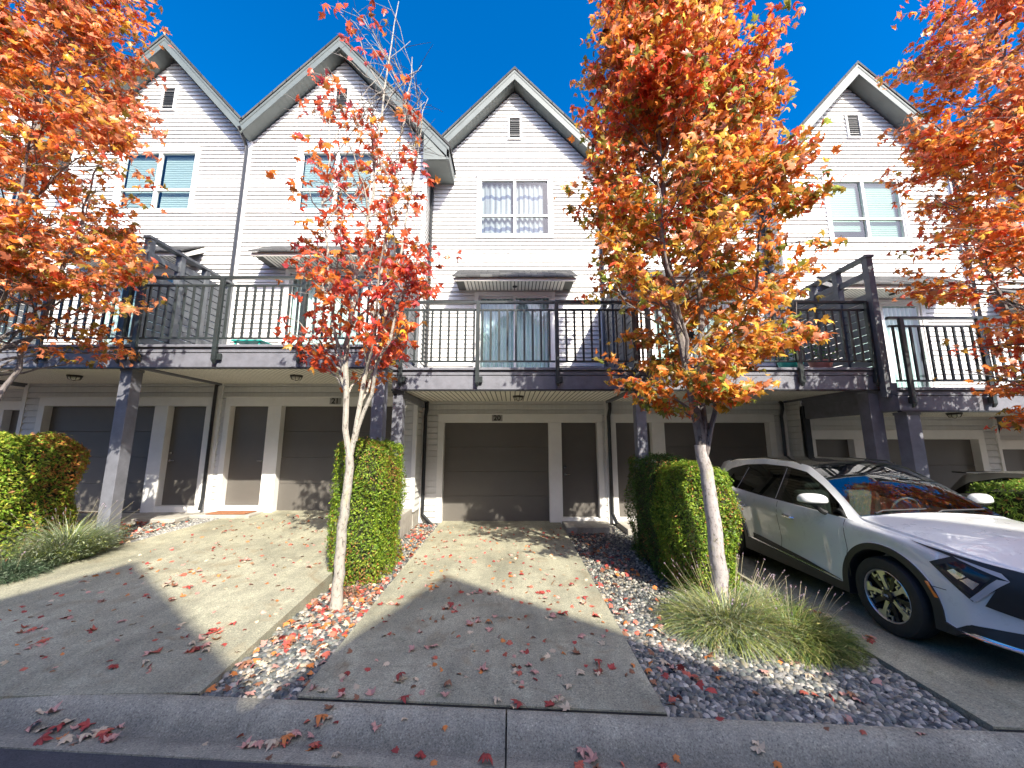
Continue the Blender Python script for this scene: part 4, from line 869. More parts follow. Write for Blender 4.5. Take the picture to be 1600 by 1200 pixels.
# ------------------------------------------------------------------ lavender and grasses
def blade_tmpl():
    v = []; n = 5
    for i in range(n): t = i / (n - 1); w_ = 0.010 * (1 - t * 0.9); x = 0.55 * t * t; z = t * (1 - 0.28 * t); v += [(x, -w_, z), (x, w_, z)]
    return v, [(2 * i, 2 * i + 1, 2 * i + 3, 2 * i + 2) for i in range(n - 1)]
def bush(cx, cy, rx, ry, h, n_, z0f, cols, label, name='lavender_bush', stalks=120, lean=0.5, parent=None):
    stalks = int(stalks * 0.6); par = empty(name, (cx, cy, z0f(cx, cy)), label, 'shrub', 'lavender shrubs in the beds'); n = int(n_ * 1.7)
    r = np.sqrt(rng.random(n)); a = rng.random(n) * 2 * math.pi; P = np.stack([cx + rx * 0.62 * r * np.cos(a), cy + ry * 0.62 * r * np.sin(a), np.zeros(n)], 1); P[:, 2] = [z0f(p[0], p[1]) for p in P]
    v, f = blade_tmpl()
    out = np.stack([np.cos(a) * (0.25 + 0.75 * r), np.sin(a) * (0.25 + 0.75 * r), np.zeros(n)], 1) + rng.normal(0, 0.6, (n, 3)) * [1, 1, 0]
    dx = out / (np.linalg.norm(out, axis=1)[:, None] + 1e-6); up_ = np.tile([0, 0, 1.0], (n, 1)) + dx * (lean * r * (0.5 + rng.random(n)))[:, None]; up_ /= np.linalg.norm(up_, axis=1)[:, None]
    dx = dx - up_ * (dx * up_).sum(1)[:, None]; dx /= np.linalg.norm(dx, axis=1)[:, None]
    Rm = np.stack([dx, np.cross(up_, dx), up_], 2); S = h * (0.35 + 0.85 * rng.random(n) ** 1.3) * (1.1 - 0.35 * r); C = np.array(cols)[rng.integers(len(cols), size=n)] * (0.6 + 0.8 * rng.random((n, 1)))
    S3 = np.stack([S, np.full(n, 0.6), S], 1); cloud('foliage', M['hedge'], P, Rm, S3, C, v, f, par)
    # tiny leaves along the blades
    m = int(n * 0.9); i = rng.integers(n, size=m); t = rng.random(m) ** 0.7; x = 0.55 * t * t; z = t * (1 - 0.28 * t)
    Q = P[i] + Rm[i][:, :, 0] * (S[i] * x)[:, None] + Rm[i][:, :, 2] * (S[i] * z)[:, None] + rng.normal(0, 0.008, (m, 3))
    cloud('leaves', M['hedge'], Q, rotmats(m, 0.8, Rm[i][:, :, 2]), np.stack([np.full(m, 0.018), np.full(m, 0.045), np.full(m, 0.02)], 1), np.array(cols)[rng.integers(len(cols), size=m)] * (0.7 + 0.8 * rng.random((m, 1))), sprig_v, sprig_f, par)
    st = MB(); fl = []
    for k in range(stalks):
        a = rng.random() * 6.28; q = rng.random() ** 0.5; x0, y0 = cx + rx * 0.4 * q * math.cos(a), cy + ry * 0.4 * q * math.sin(a); L = h * (0.9 + 0.35 * rng.random()); o_ = 0.3 + 0.9 * rng.random() * q
        p1 = (x0 + math.cos(a) * L * o_, y0 + math.sin(a) * L * o_, z0f(x0, y0) + L * (1.15 - 0.45 * o_)); c_ = curve((x0, y0, z0f(x0, y0)), p1, (0, 0, 0.12 * L), 5); st.tube(c_, 0.0014, 3); fl += [c_[-1] + (c_[-1] - c_[-2]) * s_ * 0.3 for s_ in (-0.6, -0.3, 0, 0.2)]
    st.build('stalks', M['stalk'], par); fl = np.array(fl); cloud('flowers', M['hedge'], fl, rotmats(len(fl), 1), np.full(len(fl), 0.022), np.array([0.36, 0.27, 0.33]) * (0.6 + 0.8 * rng.random((len(fl), 1))), sprig_v, sprig_f, par)['kind'] = 'stuff'
    return par
M['stalk'] = paint('dry flower stalk', (0.34, 0.30, 0.17), 0.8, 0.3, 20)
LAV = [(0.26, 0.31, 0.18), (0.15, 0.22, 0.08), (0.40, 0.43, 0.32), (0.30, 0.33, 0.08), (0.10, 0.15, 0.06)]; GRS = [(0.12, 0.19, 0.04), (0.20, 0.24, 0.05), (0.09, 0.14, 0.05), (0.30, 0.28, 0.10)]; DRY = [(0.16, 0.10, 0.06), (0.10, 0.06, 0.04), (0.24, 0.17, 0.10)]
bush(2.26, 4.38, 0.70, 0.60, 0.56, 3600, bedz, LAV + [(0.34, 0.38, 0.10), (0.42, 0.36, 0.2)], 'silvery lavender shrub round the trunk of the big orange maple', lean=1.1, stalks=110)
bush(2.80, 4.18, 0.55, 0.62, 0.44, 3400, bedz, GRS, 'grassy green shrub with seed stalks in front of the white car', stalks=45, lean=1.1)
bush(2.95, 4.85, 0.40, 0.6, 0.30, 1500, bedz, LAV, 'shaded lavender shrub between the bright hedge and the white car', stalks=25)
bz = lambda x, y: z21(y) - 0.02
bush(-6.55, 5.95, 0.48, 0.5, 0.72, 2800, bz, LAV, 'silvery shrub at the foot of the left deck post', stalks=60)
bush(-6.62, 5.35, 0.50, 0.5, 0.36, 2200, bz, [(0.10, 0.16, 0.09), (0.07, 0.12, 0.06), (0.16, 0.2, 0.13)], 'dark green shrub spilling over the left edge of the wide driveway', stalks=30, lean=0.8)
bush(-7.5, 5.0, 0.6, 0.5, 0.24, 1800, bz, DRY, 'dead brown groundcover clump in front of the left hedge', name='dry_shrub', stalks=20, lean=1.0)
bush(-2.05, 5.15, 0.3, 0.35, 0.14, 700, bedz, DRY, 'withered brown tuft under the tall narrow hedge', name='dry_shrub', stalks=6, lean=1.2)

# ------------------------------------------------------------------ pebbles
def ico(level):
    import bmesh
    bm = bmesh.new(); bmesh.ops.create_icosphere(bm, subdivisions=level, radius=1); v = [tuple(x.co) for x in bm.verts]; f = [tuple(q.index for q in x.verts) for x in bm.faces]; bm.free(); return v, f
def pebbles(name, n, x0, x1, y0f, y1, lev, smin, smax, skip=None, pal=None):
    x = x0 + (x1 - x0) * rng.random(n); y = y0f(x) + (y1 - y0f(x)) * rng.random(n)
    if skip: k = ~skip(x, y); x, y = x[k], y[k]
    n = len(x); s = smin + (smax - smin) * rng.random(n) ** 1.5; z = np.array([bedz((x0 + x1) / 2, b) for b in y]) + s * 0.25 + 0.012 * rng.random(n)
    S = np.stack([s, s * (0.6 + 0.3 * rng.random(n)), s * (0.48 + 0.22 * rng.random(n))], 1)
    base = np.array(pal or [(0.22, 0.215, 0.20), (0.12, 0.13, 0.135), (0.34, 0.32, 0.28), (0.48, 0.45, 0.38), (0.17, 0.185, 0.16), (0.07, 0.08, 0.085), (0.28, 0.25, 0.19), (0.12, 0.13, 0.12)])
    C = base[rng.choice(len(base), n)] * (0.45 + 0.6 * rng.random((n, 1))); v, f = ico(lev)
    return tag(cloud(name, M['pebble'], np.stack([x, y, z], 1), rotmats(n, 0.28), S, C, v, f, None, True), kind='stuff')
pebbles('pebbles', 3800, -2.39, -1.63, lambda x: KY(x) + 0.02, 5.2, 2, 0.017, 0.038)
pebbles('pebbles', 3200, -2.12, -1.63, lambda x: 5.1 + 0 * x, 9.08, 1, 0.015, 0.03)
pebbles('pebbles', 9500, 1.12, 3.23, lambda x: KY(x) + 0.02, 4.7, 2, 0.017, 0.038)
pebbles('pebbles', 11000, 1.12, 3.2, lambda x: 4.6 + 0 * x, 9.0, 1, 0.015, 0.031)
pebbles('pebbles', 6000, -6.35, -5.4, lambda x: 6.6 + 0 * x, 8.5, 1, 0.015, 0.028, skip=lambda x, y: x > (-6.62 + (y - 5.2) * 0.27 - 0.02), pal=[(0.30, 0.30, 0.29), (0.42, 0.41, 0.38), (0.2, 0.2, 0.2), (0.5, 0.48, 0.44)])
pebbles('pebbles', 2500, -7.2, -6.2, lambda x: 6.9 + 0 * x, 8.3, 1, 0.015, 0.028)

# ------------------------------------------------------------------ fallen leaves
def gz_(x, y):
    k = y - KY(x)
    if k < 0: return float(np.interp(-k, [0, 0.03, 0.10, 0.17, 0.23, 0.30, 0.40, 0.47, 0.48], [0.11, 0.115, 0.117, 0.075, 0.02, 0.0, 0.018, 0.036, 0.026]))
    if -1.62 < x < 1.10: return z20(y)
    if L21(y) < x < -2.40: return z21(y)
    if 3.25 < x < 6.35: return z19(y)
    return bedz(x, y) + 0.028
FC = {'crimson': (0.33, 0.055, 0.045), 'pink': (0.50, 0.27, 0.22), 'orange': (0.52, 0.18, 0.05), 'tan': (0.52, 0.42, 0.29), 'red': (0.44, 0.11, 0.07), 'brown': (0.24, 0.11, 0.06)}
def leaf_mesh(col, curl, seed):
    rs = np.random.default_rng(seed); v, f = leaf_tmpl(curl); v = np.array(v); v[:, 2] += 0.16 * np.sin(4 * v[:, 0] + seed) * v[:, 1] + rs.normal(0, 0.02, len(v)); v[:, 2] *= (1 if seed % 3 else -1); v[:, 2] -= v[:, 2].min()
    # thin but closed sheet
    me = bpy.data.meshes.new('fallen_leaf'); n = len(v); dn = v - np.array([0, 0, 0.012]); V = np.r_[v, dn] * 0.1
    F = [tuple(q) for q in f] + [tuple(i + n for i in q[::-1]) for q in f]; me.from_pydata(V.tolist(), [], F)
    at = me.color_attributes.new('tint', 'FLOAT_COLOR', 'POINT'); c = np.array(FC[col])
    cc = np.ones((2 * n, 4)); cc[:, :3] = c * (1 + rs.normal(0, 0.12, (2 * n, 1))); at.data.foreach_set('color', np.clip(cc, 0, 1).astype(np.float32).ravel())
    me.materials.append(M['litter']); return me
LM = {c: [leaf_mesh(c, cu, i * 7 + j) for j, cu in enumerate((0.3, 0.7, 1.1, -0.6))] for i, c in enumerate(FC)}
def zone(x, y):
    a = 'by the kerb' if y < 3.7 else 'well forward' if y < 4.6 else 'halfway up' if y < 6 else 'near the houses'
    if y < KY(x): a = 'before the ' + ('wide left driveway' if x < -2.5 else 'pale thin tree' if x < -1.4 else 'left half of the middle driveway' if x < -0.3 else 'right half of the middle driveway' if x < 1.1 else 'wide pebble bed')
    elif -1.62 < x < 1.1: a += ', ' + ('left side' if x < -0.75 else 'centre' if x < 0.2 else 'right side')
    elif x < -2.4: a += ', ' + ('left side' if x < -4.2 else 'centre' if x < -3.3 else 'right side')
    return a
def drop(x, y, col, s, where):
    sh = random.randrange(4); me = LM[col][sh]; o = bpy.data.objects.new('fallen_leaf', me); COL.objects.link(o)
    o.location = (x, y, gz_(x, y) + 0.002); o.scale = (s, s, s); o.rotation_euler = (random.gauss(0, 0.16), random.gauss(0, 0.16), random.random() * 6.28)
    tag(o, '%s %s maple leaf %s, %s' % (('flat', 'curled', 'crumpled', 'upturned')[sh], col, where, zone(x, y)), 'leaf', 'fallen maple leaves')
cols = ['crimson', 'pink', 'red', 'tan', 'pink', 'orange', 'brown', 'pink', 'tan', 'pink', 'crimson']
def scatter(n, xr, yr, where, clump=0.45, s=(0.55, 0.95), cols=cols):
    k = 0
    while k < n:
        x = random.uniform(*xr); y = yr(x) if callable(yr) else random.uniform(*yr); m = 1 if random.random() > clump else random.randint(2, 5)
        for _ in range(min(m, n - k)):
            drop(x + (random.gauss(0, 0.055) if m > 1 else 0), y + (random.gauss(0, 0.045) if m > 1 else 0), random.choice(cols), random.uniform(*s), where); k += 1
random.seed(4)
scatter(62, (-1.5, 1.0), (3.2, 5.2), 'on the middle driveway'); scatter(40, (-1.55, 1.0), (5.2, 8.6), 'on the middle driveway', s=(0.45, 0.75))
scatter(58, (-5.3, -2.5), (3.45, 6.2), 'on the wide left driveway'); scatter(18, (-5.5, -2.5), (6.2, 8.2), 'on the wide left driveway', s=(0.45, 0.7))
scatter(62, (-3.9, 3.0), lambda x: KY(x) - random.gauss(0.30, 0.06), 'in the gutter', 0.75, (0.6, 1.05)); scatter(8, (3.4, 3.75), (3.0, 4.6), 'on the driveway beside the white car', 0.2)
scatter(18, (-2.3, 0.9), lambda x: KY(x) + random.uniform(-0.03, 0.12), 'across the kerb joint', 0.2); scatter(12, (1.2, 3.1), (3.1, 3.9), 'on the dark pebbles near the kerb', 0.2)
scatter(8, (2.0, 2.9), lambda x: random.uniform(3.9, 4.3), 'on the dark pebbles near the kerb', 0.1)
def litter(n, xr, yf, smin=0.05, smax=0.085, dens=None):
    x = xr[0] + (xr[1] - xr[0]) * rng.random(n); y = yf(rng.random(n))
    if dens is not None: k = rng.random(n) < dens(x, y); x, y = x[k], y[k]
    n = len(x); z = np.array([gz_(a, b) for a, b in zip(x, y)]) + np.where([(-1.62 < a < 1.10) or (a < -2.4) or b < KY(a) for a, b in zip(x, y)], 0.010, 0.012 + 0.02 * rng.random(n))
    cl = np.array([FC[c] for c in ('crimson', 'brown', 'pink', 'orange', 'tan', 'red')]); v, f = LT[1]
    return tag(cloud('leaf_litter', M['litter'], np.stack([x, y, z], 1), rotmats(n, 0.4), smin + (smax - smin) * rng.random(n), cl[rng.integers(6, size=n)] * (0.8 + 0.5 * rng.random((n, 1))), v, f), kind='stuff')
litter(400, (-2.37, -1.64), lambda u: 3.3 + 2.3 * u ** 0.9, dens=lambda x, y: np.clip(0.35 + 0.65 * (y - 3.4) / 1.2, 0, 1)); litter(150, (-2.1, -1.63), lambda u: 5.6 + 3.2 * u, 0.05, 0.08)
litter(420, (1.12, 3.1), lambda u: 3.15 + 2.6 * u, 0.05, 0.09, dens=lambda x, y: np.exp(-((x - 1.12) / 0.32)) + 0.10); litter(150, (1.15, 1.9), lambda u: 5.6 + 3 * u, 0.05, 0.08)
litter(260, (-7.6, -6.3), lambda u: 4.4 + 3.6 * u, 0.05, 0.09)

litter(330, (-1.55, 1.05), lambda u: 3.2 + 5.4 * u, 0.035, 0.07); litter(300, (-5.6, -2.45), lambda u: 3.5 + 4.8 * u, 0.035, 0.07); litter(30, (-4.5, 3.2), lambda u: 2.75 + 0.3 * u, 0.04, 0.07)
# ------------------------------------------------------------------ cars
def smooth_interp(xs, ys, k=0.05):
    g = np.arange(-0.6, 5.6, 0.01); v = np.interp(g, xs, ys); kk = np.exp(-0.5 * (np.arange(-20, 21) * 0.01 / k) ** 2); kk /= kk.sum()
    sv = np.convolve(np.pad(v, 20, mode='edge'), kk, mode='valid'); return lambda s: float(np.interp(s, g, sv))
def build_car(name, cx, y0, z0, sp, paintmat, label, roofmat=None, grp='parked cars'):
    e = empty(name, (cx, y0, z0), label, 'car', grp); L = sp['L']; ax = sp['axles']; RW = sp['rw']; Ra = RW + 0.055; hcw = RW
    W_ = smooth_interp(*sp['w'], 0.06); HB = smooth_interp(*sp['belt'], 0.06); H8 = smooth_interp(*sp['edge'], 0.035); T8 = smooth_interp(*sp['t8'], 0.05)
    HT = sp['ht']; cowl = sp['cowl']; head = sp['head']
    def arch(s, R_):
        m = 0
        for a in ax:
            d = abs(s - a)
            if d < R_: m = max(m, hcw + math.sqrt(max(0, R_ * R_ - d * d)))
        return m
    def sec(s):
        w_ = W_(s); r = []; bot = sp['bot'](s); h1 = max(bot, arch(s, Ra)); h2 = max(sp['clad'](s), arch(s, Ra + 0.075), h1 + 0.02)
        hb = max(HB(s), h2 + 0.05); r.append((max(0.3, w_ - 0.30), h1)); r.append((w_ - 0.01, h1)); r.append((w_ + 0.012, h1 + 0.012)); r.append((w_ + 0.014, h2 - 0.004)); r.append((w_ + 0.002, h2))
        inset = max(0, 1 - 3 * abs(max(0, arch(s, Ra + 0.3) - 0.3)))
        for u in (0.0, 0.12, 0.25, 0.38, 0.5, 0.62, 0.74, 0.84, 0.92, 1.0):
            off = np.interp(u, [0, 0.25, 0.5, 0.72, 0.86, 1], [-0.002, -0.032 * inset - 0.004, -0.018 * inset, -0.002, -0.014, -0.05]); r.append((w_ + off, h2 + 0.003 + (hb - h2 - 0.003) * u))
        t8, h8 = T8(s), H8(s); tb = w_ - 0.05
        h8 = max(h8, hb + 0.004)
        ht = min(HT(s), h8 - 0.012) if cowl + 0.05 < s else hb + 0.001; ht = max(ht, hb + 0.001)
        q = (ht - hb) / max(1e-3, h8 - hb); r.append((tb - 0.006, hb + 0.001)); tt = tb + (t8 - tb) * q; r.append((tt - 0.002 * 0, ht)); r.append((tt + 0.008 if ht > hb + 0.02 else tt, ht + 0.001)); r.append((t8 + 0.012, max(ht + 0.002, h8 - 0.02))); r.append((t8, h8))
        bow = float(np.interp(s, [0, 0.5, cowl, cowl + 0.4, head, head + 0.5, L], [0.03, 0.05, 0.045, 0.075, 0.06, 0.05, 0.03]))
        for u in (0.04, 0.15, 0.35, 0.55, 0.78, 1.0): r.append((t8 * (1 - u), h8 + bow * (1 - (1 - u) ** 2)))
        return r
    st = set(np.round(np.linspace(0, L, 110), 4))
    for a in ax:
        for R_ in (Ra, Ra + 0.075):
            for q in np.linspace(-math.pi / 2, math.pi / 2, 33): st.add(round(a + R_ * math.sin(q), 4))
            st.add(round(a - R_ - 0.002, 4)); st.add(round(a + R_ + 0.002, 4))
    st |= {cowl, head, round(cowl + 0.001, 4), round(head + 0.001, 4)} | set(sp['pillars'])
    st = sorted(x for x in st if 0 <= x <= L); SEC = [sec(s) for s in st]; nr = len(SEC[0])
    # rows: 0-4 cladding, 4-14 body side, 15-16 glass, 17-19 roof side, 19+ top
    mats = {'body': MB(), 'cladding': MB(), 'side_window': MB(), 'windscreen': MB(), 'roof': MB(), 'side_trim': MB()}
    for i in range(len(st) - 1):
        s0, s1 = st[i], st[i + 1]; sm = (s0 + s1) / 2
        for j in range(nr - 1):
            a, b, c, d = SEC[i][j], SEC[i + 1][j], SEC[i + 1][j + 1], SEC[i][j + 1]
            if max(abs(a[1] - d[1]) + abs(a[0] - d[0]), abs(b[1] - c[1]) + abs(b[0] - c[0])) < 1e-4: continue
            if j < 4: k = 'cladding'
            elif j < 15: k = 'body'
            elif j == 15:
                gap = (d[1] - a[1] + c[1] - b[1]) / 2; k = 'side_window' if gap > 0.012 else 'body'
                for (p0, p1) in sp['pillar_ranges']:
                    if p0 <= sm <= p1: k = 'side_trim'
            elif j < 19: k = 'body'
            else: k = 'windscreen' if cowl <= sm <= head else ('roof' if head < sm < sp['roofend'] else ('side_window' if sp['roofend'] <= sm <= sp['rearglass'] else 'body'))
            for sg in (-1, 1):
                q = [(cx + sg * p[0], y0 + s, z0 + p[1]) for p, s in ((a, s0), (b, s1), (c, s1), (d, s0))]
                mats[k].quad(*(q if sg < 0 else q[::-1]))
    mm = {'body': paintmat, 'cladding': M['clad'], 'side_window': M['carglass'], 'windscreen': M['screenglass'], 'roof': roofmat or M['cargloss'], 'side_trim': M['cargloss']}
    body = None; O = {}
    for k, mb in mats.items():
        if mb.f: O[k] = mb.build(k, mm[k], e, True, merge=True)
    def side_t(s, h):
        R_ = sec(s); hs = [p[1] for p in R_[2:20]]; ts = [p[0] for p in R_[2:20]]; return float(np.interp(h, hs, ts))
    def patch(name, cn, mat, sg=-1, off=0.008, n=10, parent=None, thick=0):
        (s0, h0), (s1, h1), (s2, h2), (s3, h3) = cn; G = []
        for u in np.linspace(0, 1, n):
            row = []
            for v in np.linspace(0, 1, n):
                s = (1 - v) * ((1 - u) * s0 + u * s1) + v * ((1 - u) * s3 + u * s2); h = (1 - v) * ((1 - u) * h0 + u * h1) + v * ((1 - u) * h3 + u * h2)
                row.append((cx + sg * (side_t(max(s, 0), h) + off), y0 + s - off * (1 if s < 0.3 else 0), z0 + h))
            G.append(row)
        return MB().grid(G).build(name, mat, parent or e, True)
    # end caps, floor
    for idx, s, sg in ((0, 0.0, -1), (-1, L, 1)):
        R_ = SEC[idx]; top = R_[19:]; G = []
        hs = [(p[0], p[1]) for p in R_[1:20]]
        for (t, h) in hs:
            bul = sp['nose'](h) if sg < 0 else 0.03; row = []
            hh = h
            for u in np.linspace(-1, 1, 21):
                if h >= hs[-1][1] - 1e-6: hh = h + (top[-1][1] - h) * (1 - u * u)
                row.append((cx + u * t, y0 + s + sg * bul * (1 - abs(u) ** 2.2), z0 + hh))
            G.append(row)
        MB().grid(G).build('front_panel' if sg < 0 else 'rear_panel', paintmat, e, True)
    MB().box(cx - 0.55, cx + 0.55, y0 + 0.25, y0 + L - 0.2, z0 + 0.20, z0 + 0.46).build('underbody', M['rimdark'], e)
    # wheels
    wi = 0
    for a in ax:
        for sg in (-1, 1):
            xo = cx + sg * (W_(a) - 0.005); T = 0.215; tm = MB()
            pr = [(0.0, RW * 0.66), (0.006, RW * 0.70), (0.012, RW * 0.85), (0.0, RW * 0.95), (-0.02, RW * 0.985), (-0.05, RW), (-T + 0.05, RW), (-T, RW * 0.9), (-T, RW * 0.6)]
            wh = bpy.data.objects.new('wheel', None); wh.location = (xo - cx, a, hcw); COL.objects.link(wh); wh.parent = e
            wx, wy, wz = xo, y0 + a, z0 + hcw
            tm.lathe_x([(sg * q, r) for q, r in pr], wx, wy, wz, 56)
            for k in range(3): # tread grooves as thin dark rings
                xx = -0.07 - 0.04 * k; tm.lathe_x([(sg * xx, RW + 0.001), (sg * (xx - 0.004), RW - 0.007), (sg * (xx - 0.008), RW + 0.001)], wx, wy, wz, 56)
            tm.build('tyre', M['rubber'], wh, True)
            rm = MB(); rm.lathe_x([(sg * -0.004, RW * 0.665), (sg * -0.01, RW * 0.64), (sg * -0.09, RW * 0.60), (sg * -0.12, 0.08), (sg * -0.12, 0.001)], wx, wy, wz, 48); rm.build('rim_barrel', M['rimdark'], wh, True)
            disc = MB(); disc.lathe_x([(sg * -0.10, 0.17), (sg * -0.095, 0.16), (sg * -0.095, 0.06)], wx, wy, wz, 40); disc.build('brake_disc', M['steel'], wh, True)
            rs_ = MB(); Ro = RW * 0.655
            ring = [(sg * -0.001, Ro + 0.006), (sg * 0.004, Ro), (sg * -0.004, Ro - 0.008), (sg * -0.02, Ro - 0.010)]; rs_.lathe_x(ring, wx, wy, wz, 56)
            dk_ = MB()
            def pt(r, an, dx): return (wx + sg * dx, wy + r * math.cos(an), wz + r * math.sin(an))
            for q in range(5):
                an = R(90 + 72 * q + sp.get('wrot', 0)); P0 = [(0.045, -0.5), (0.10, -0.20), (0.155, -0.15), (0.165, -0.34), (Ro * 0.83, -0.30), (Ro * 0.86, -0.42), (Ro - 0.004, -0.40), (Ro - 0.004, 0.17), (0.16, 0.10), (0.10, 0.18), (0.045, 0.5)]
                # dark backing web, bright machined face
                rs_.prism([pt(r, an + t, -0.012 - 0.02 * (1 - r / Ro)) for r, t in [(0.04, -0.5), (0.09, -0.20), (0.16, -0.12), (Ro * 0.80, -0.14), (Ro - 0.003, -0.20), (Ro - 0.003, 0.24), (Ro * 0.86, 0.26), (Ro * 0.78, 0.10), (0.16, 0.11), (0.09, 0.20), (0.04, 0.5)]], (sg * -0.018, 0, 0))
                for (t0, t1) in ((-0.40, -0.345), (-0.62, -0.575)):
                    pass
                rs_.prism([pt(r, an + t, -0.012 - 0.01 * (1 - r / Ro)) for r, t in [(Ro * 0.56, -0.12), (Ro * 0.60, -0.34), (Ro * 0.78, -0.26), (Ro * 0.76, -0.50), (Ro - 0.003, -0.48), (Ro - 0.003, -0.41), (Ro * 0.83, -0.42), (Ro * 0.85, -0.20), (Ro * 0.66, -0.26), (Ro * 0.64, -0.12)]], (sg * -0.014, 0, 0))
                dk_.prism([pt(r, an + 0.628 + t, -0.03) for r, t in [(0.06, -0.3), (Ro - 0.01, -0.10), (Ro - 0.01, 0.10), (0.06, 0.3)]], (sg * -0.02, 0, 0))
            rs_.build('rim', M['rimlight'], wh); dk_.build('dark_spoke', M['rimdark'], wh)
            hb_ = MB(); hb_.lathe_x([(sg * -0.03, 0.058), (sg * -0.008, 0.052), (sg * -0.002, 0.034), (sg * -0.001, 0.001)], wx, wy, wz, 24); hb_.build('hub_cap', M['rimdark'], wh, True)
            lg = MB()
            for q in range(5): an = R(54 + 72 * q); lg.tube([pt(0.07, an, -0.03), pt(0.07, an, -0.012)], 0.009, 8)
            lg.build('lug_nuts', M['steel'], wh)
    return e, patch, side_t, sec, st
cl = lambda lo, a, b: (lambda s: lo)
suv = dict(L=4.62, axles=(0.93, 3.68), rw=0.365, cowl=1.24, head=2.12, roofend=4.42, rearglass=4.56,
    w=([0, 0.05, 0.12, 0.25, 0.42, 0.65, 0.95, 2.0, 3.7, 4.2, 4.5, 4.62], [0.66, 0.725, 0.77, 0.83, 0.875, 0.91, 0.93, 0.925, 0.93, 0.90, 0.82, 0.74]),
    belt=([0, 0.15, 0.45, 0.9, 1.3, 1.7, 3.0, 3.6, 4.2, 4.62], [0.86, 0.885, 0.945, 1.00, 1.035, 1.05, 1.105, 1.15, 1.21, 1.10]),
    edge=([0, 0.15, 0.45, 0.9, 1.20, 1.26, 1.5, 1.8, 2.12, 2.5, 3.0, 3.8, 4.2, 4.4, 4.62], [0.875, 0.90, 0.965, 1.025, 1.055, 1.075, 1.235, 1.42, 1.585, 1.63, 1.65, 1.62, 1.575, 1.53, 1.15]),
    t8=([0, 0.3, 0.9, 1.24, 1.5, 1.8, 2.12, 3.0, 4.2, 4.62], [0.60, 0.74, 0.82, 0.80, 0.735, 0.675, 0.635, 0.62, 0.585, 0.60]),
    ht=lambda s: float(np.interp(s, [1.25, 1.5, 1.8, 2.12, 2.5, 3.0, 3.5, 3.9, 4.25], [0.98, 1.165, 1.345, 1.50, 1.555, 1.565, 1.535, 1.45, 1.215])),
    bot=lambda s: 0.235 + (0.03 if s < 0.35 else 0), clad=lambda s: float(np.interp(s, [0, 0.3, 0.5, 1.3, 1.45, 3.1, 3.2, 4.62], [0.27, 0.28, 0.36, 0.40, 0.33, 0.43, 0.43, 0.5])), nose=lambda h: float(np.interp(h, [0.2, 0.35, 0.6, 0.8, 0.88], [0.11, 0.15, 0.15, 0.12, 0.08])),
    pillars={2.42, 2.52, 3.42, 3.46}, pillar_ranges=[(2.42, 2.52), (3.42, 3.46)], wrot=-14)
CX_ = 4.69; CYN = 3.22
carE, patch, side_t, sec, stn = build_car('parked_suv', CX_, CYN, 0.135, suv, M['carwhite'], 'white crossover car parked nose-out on the driveway right of the big maple')
CZ = 0.135
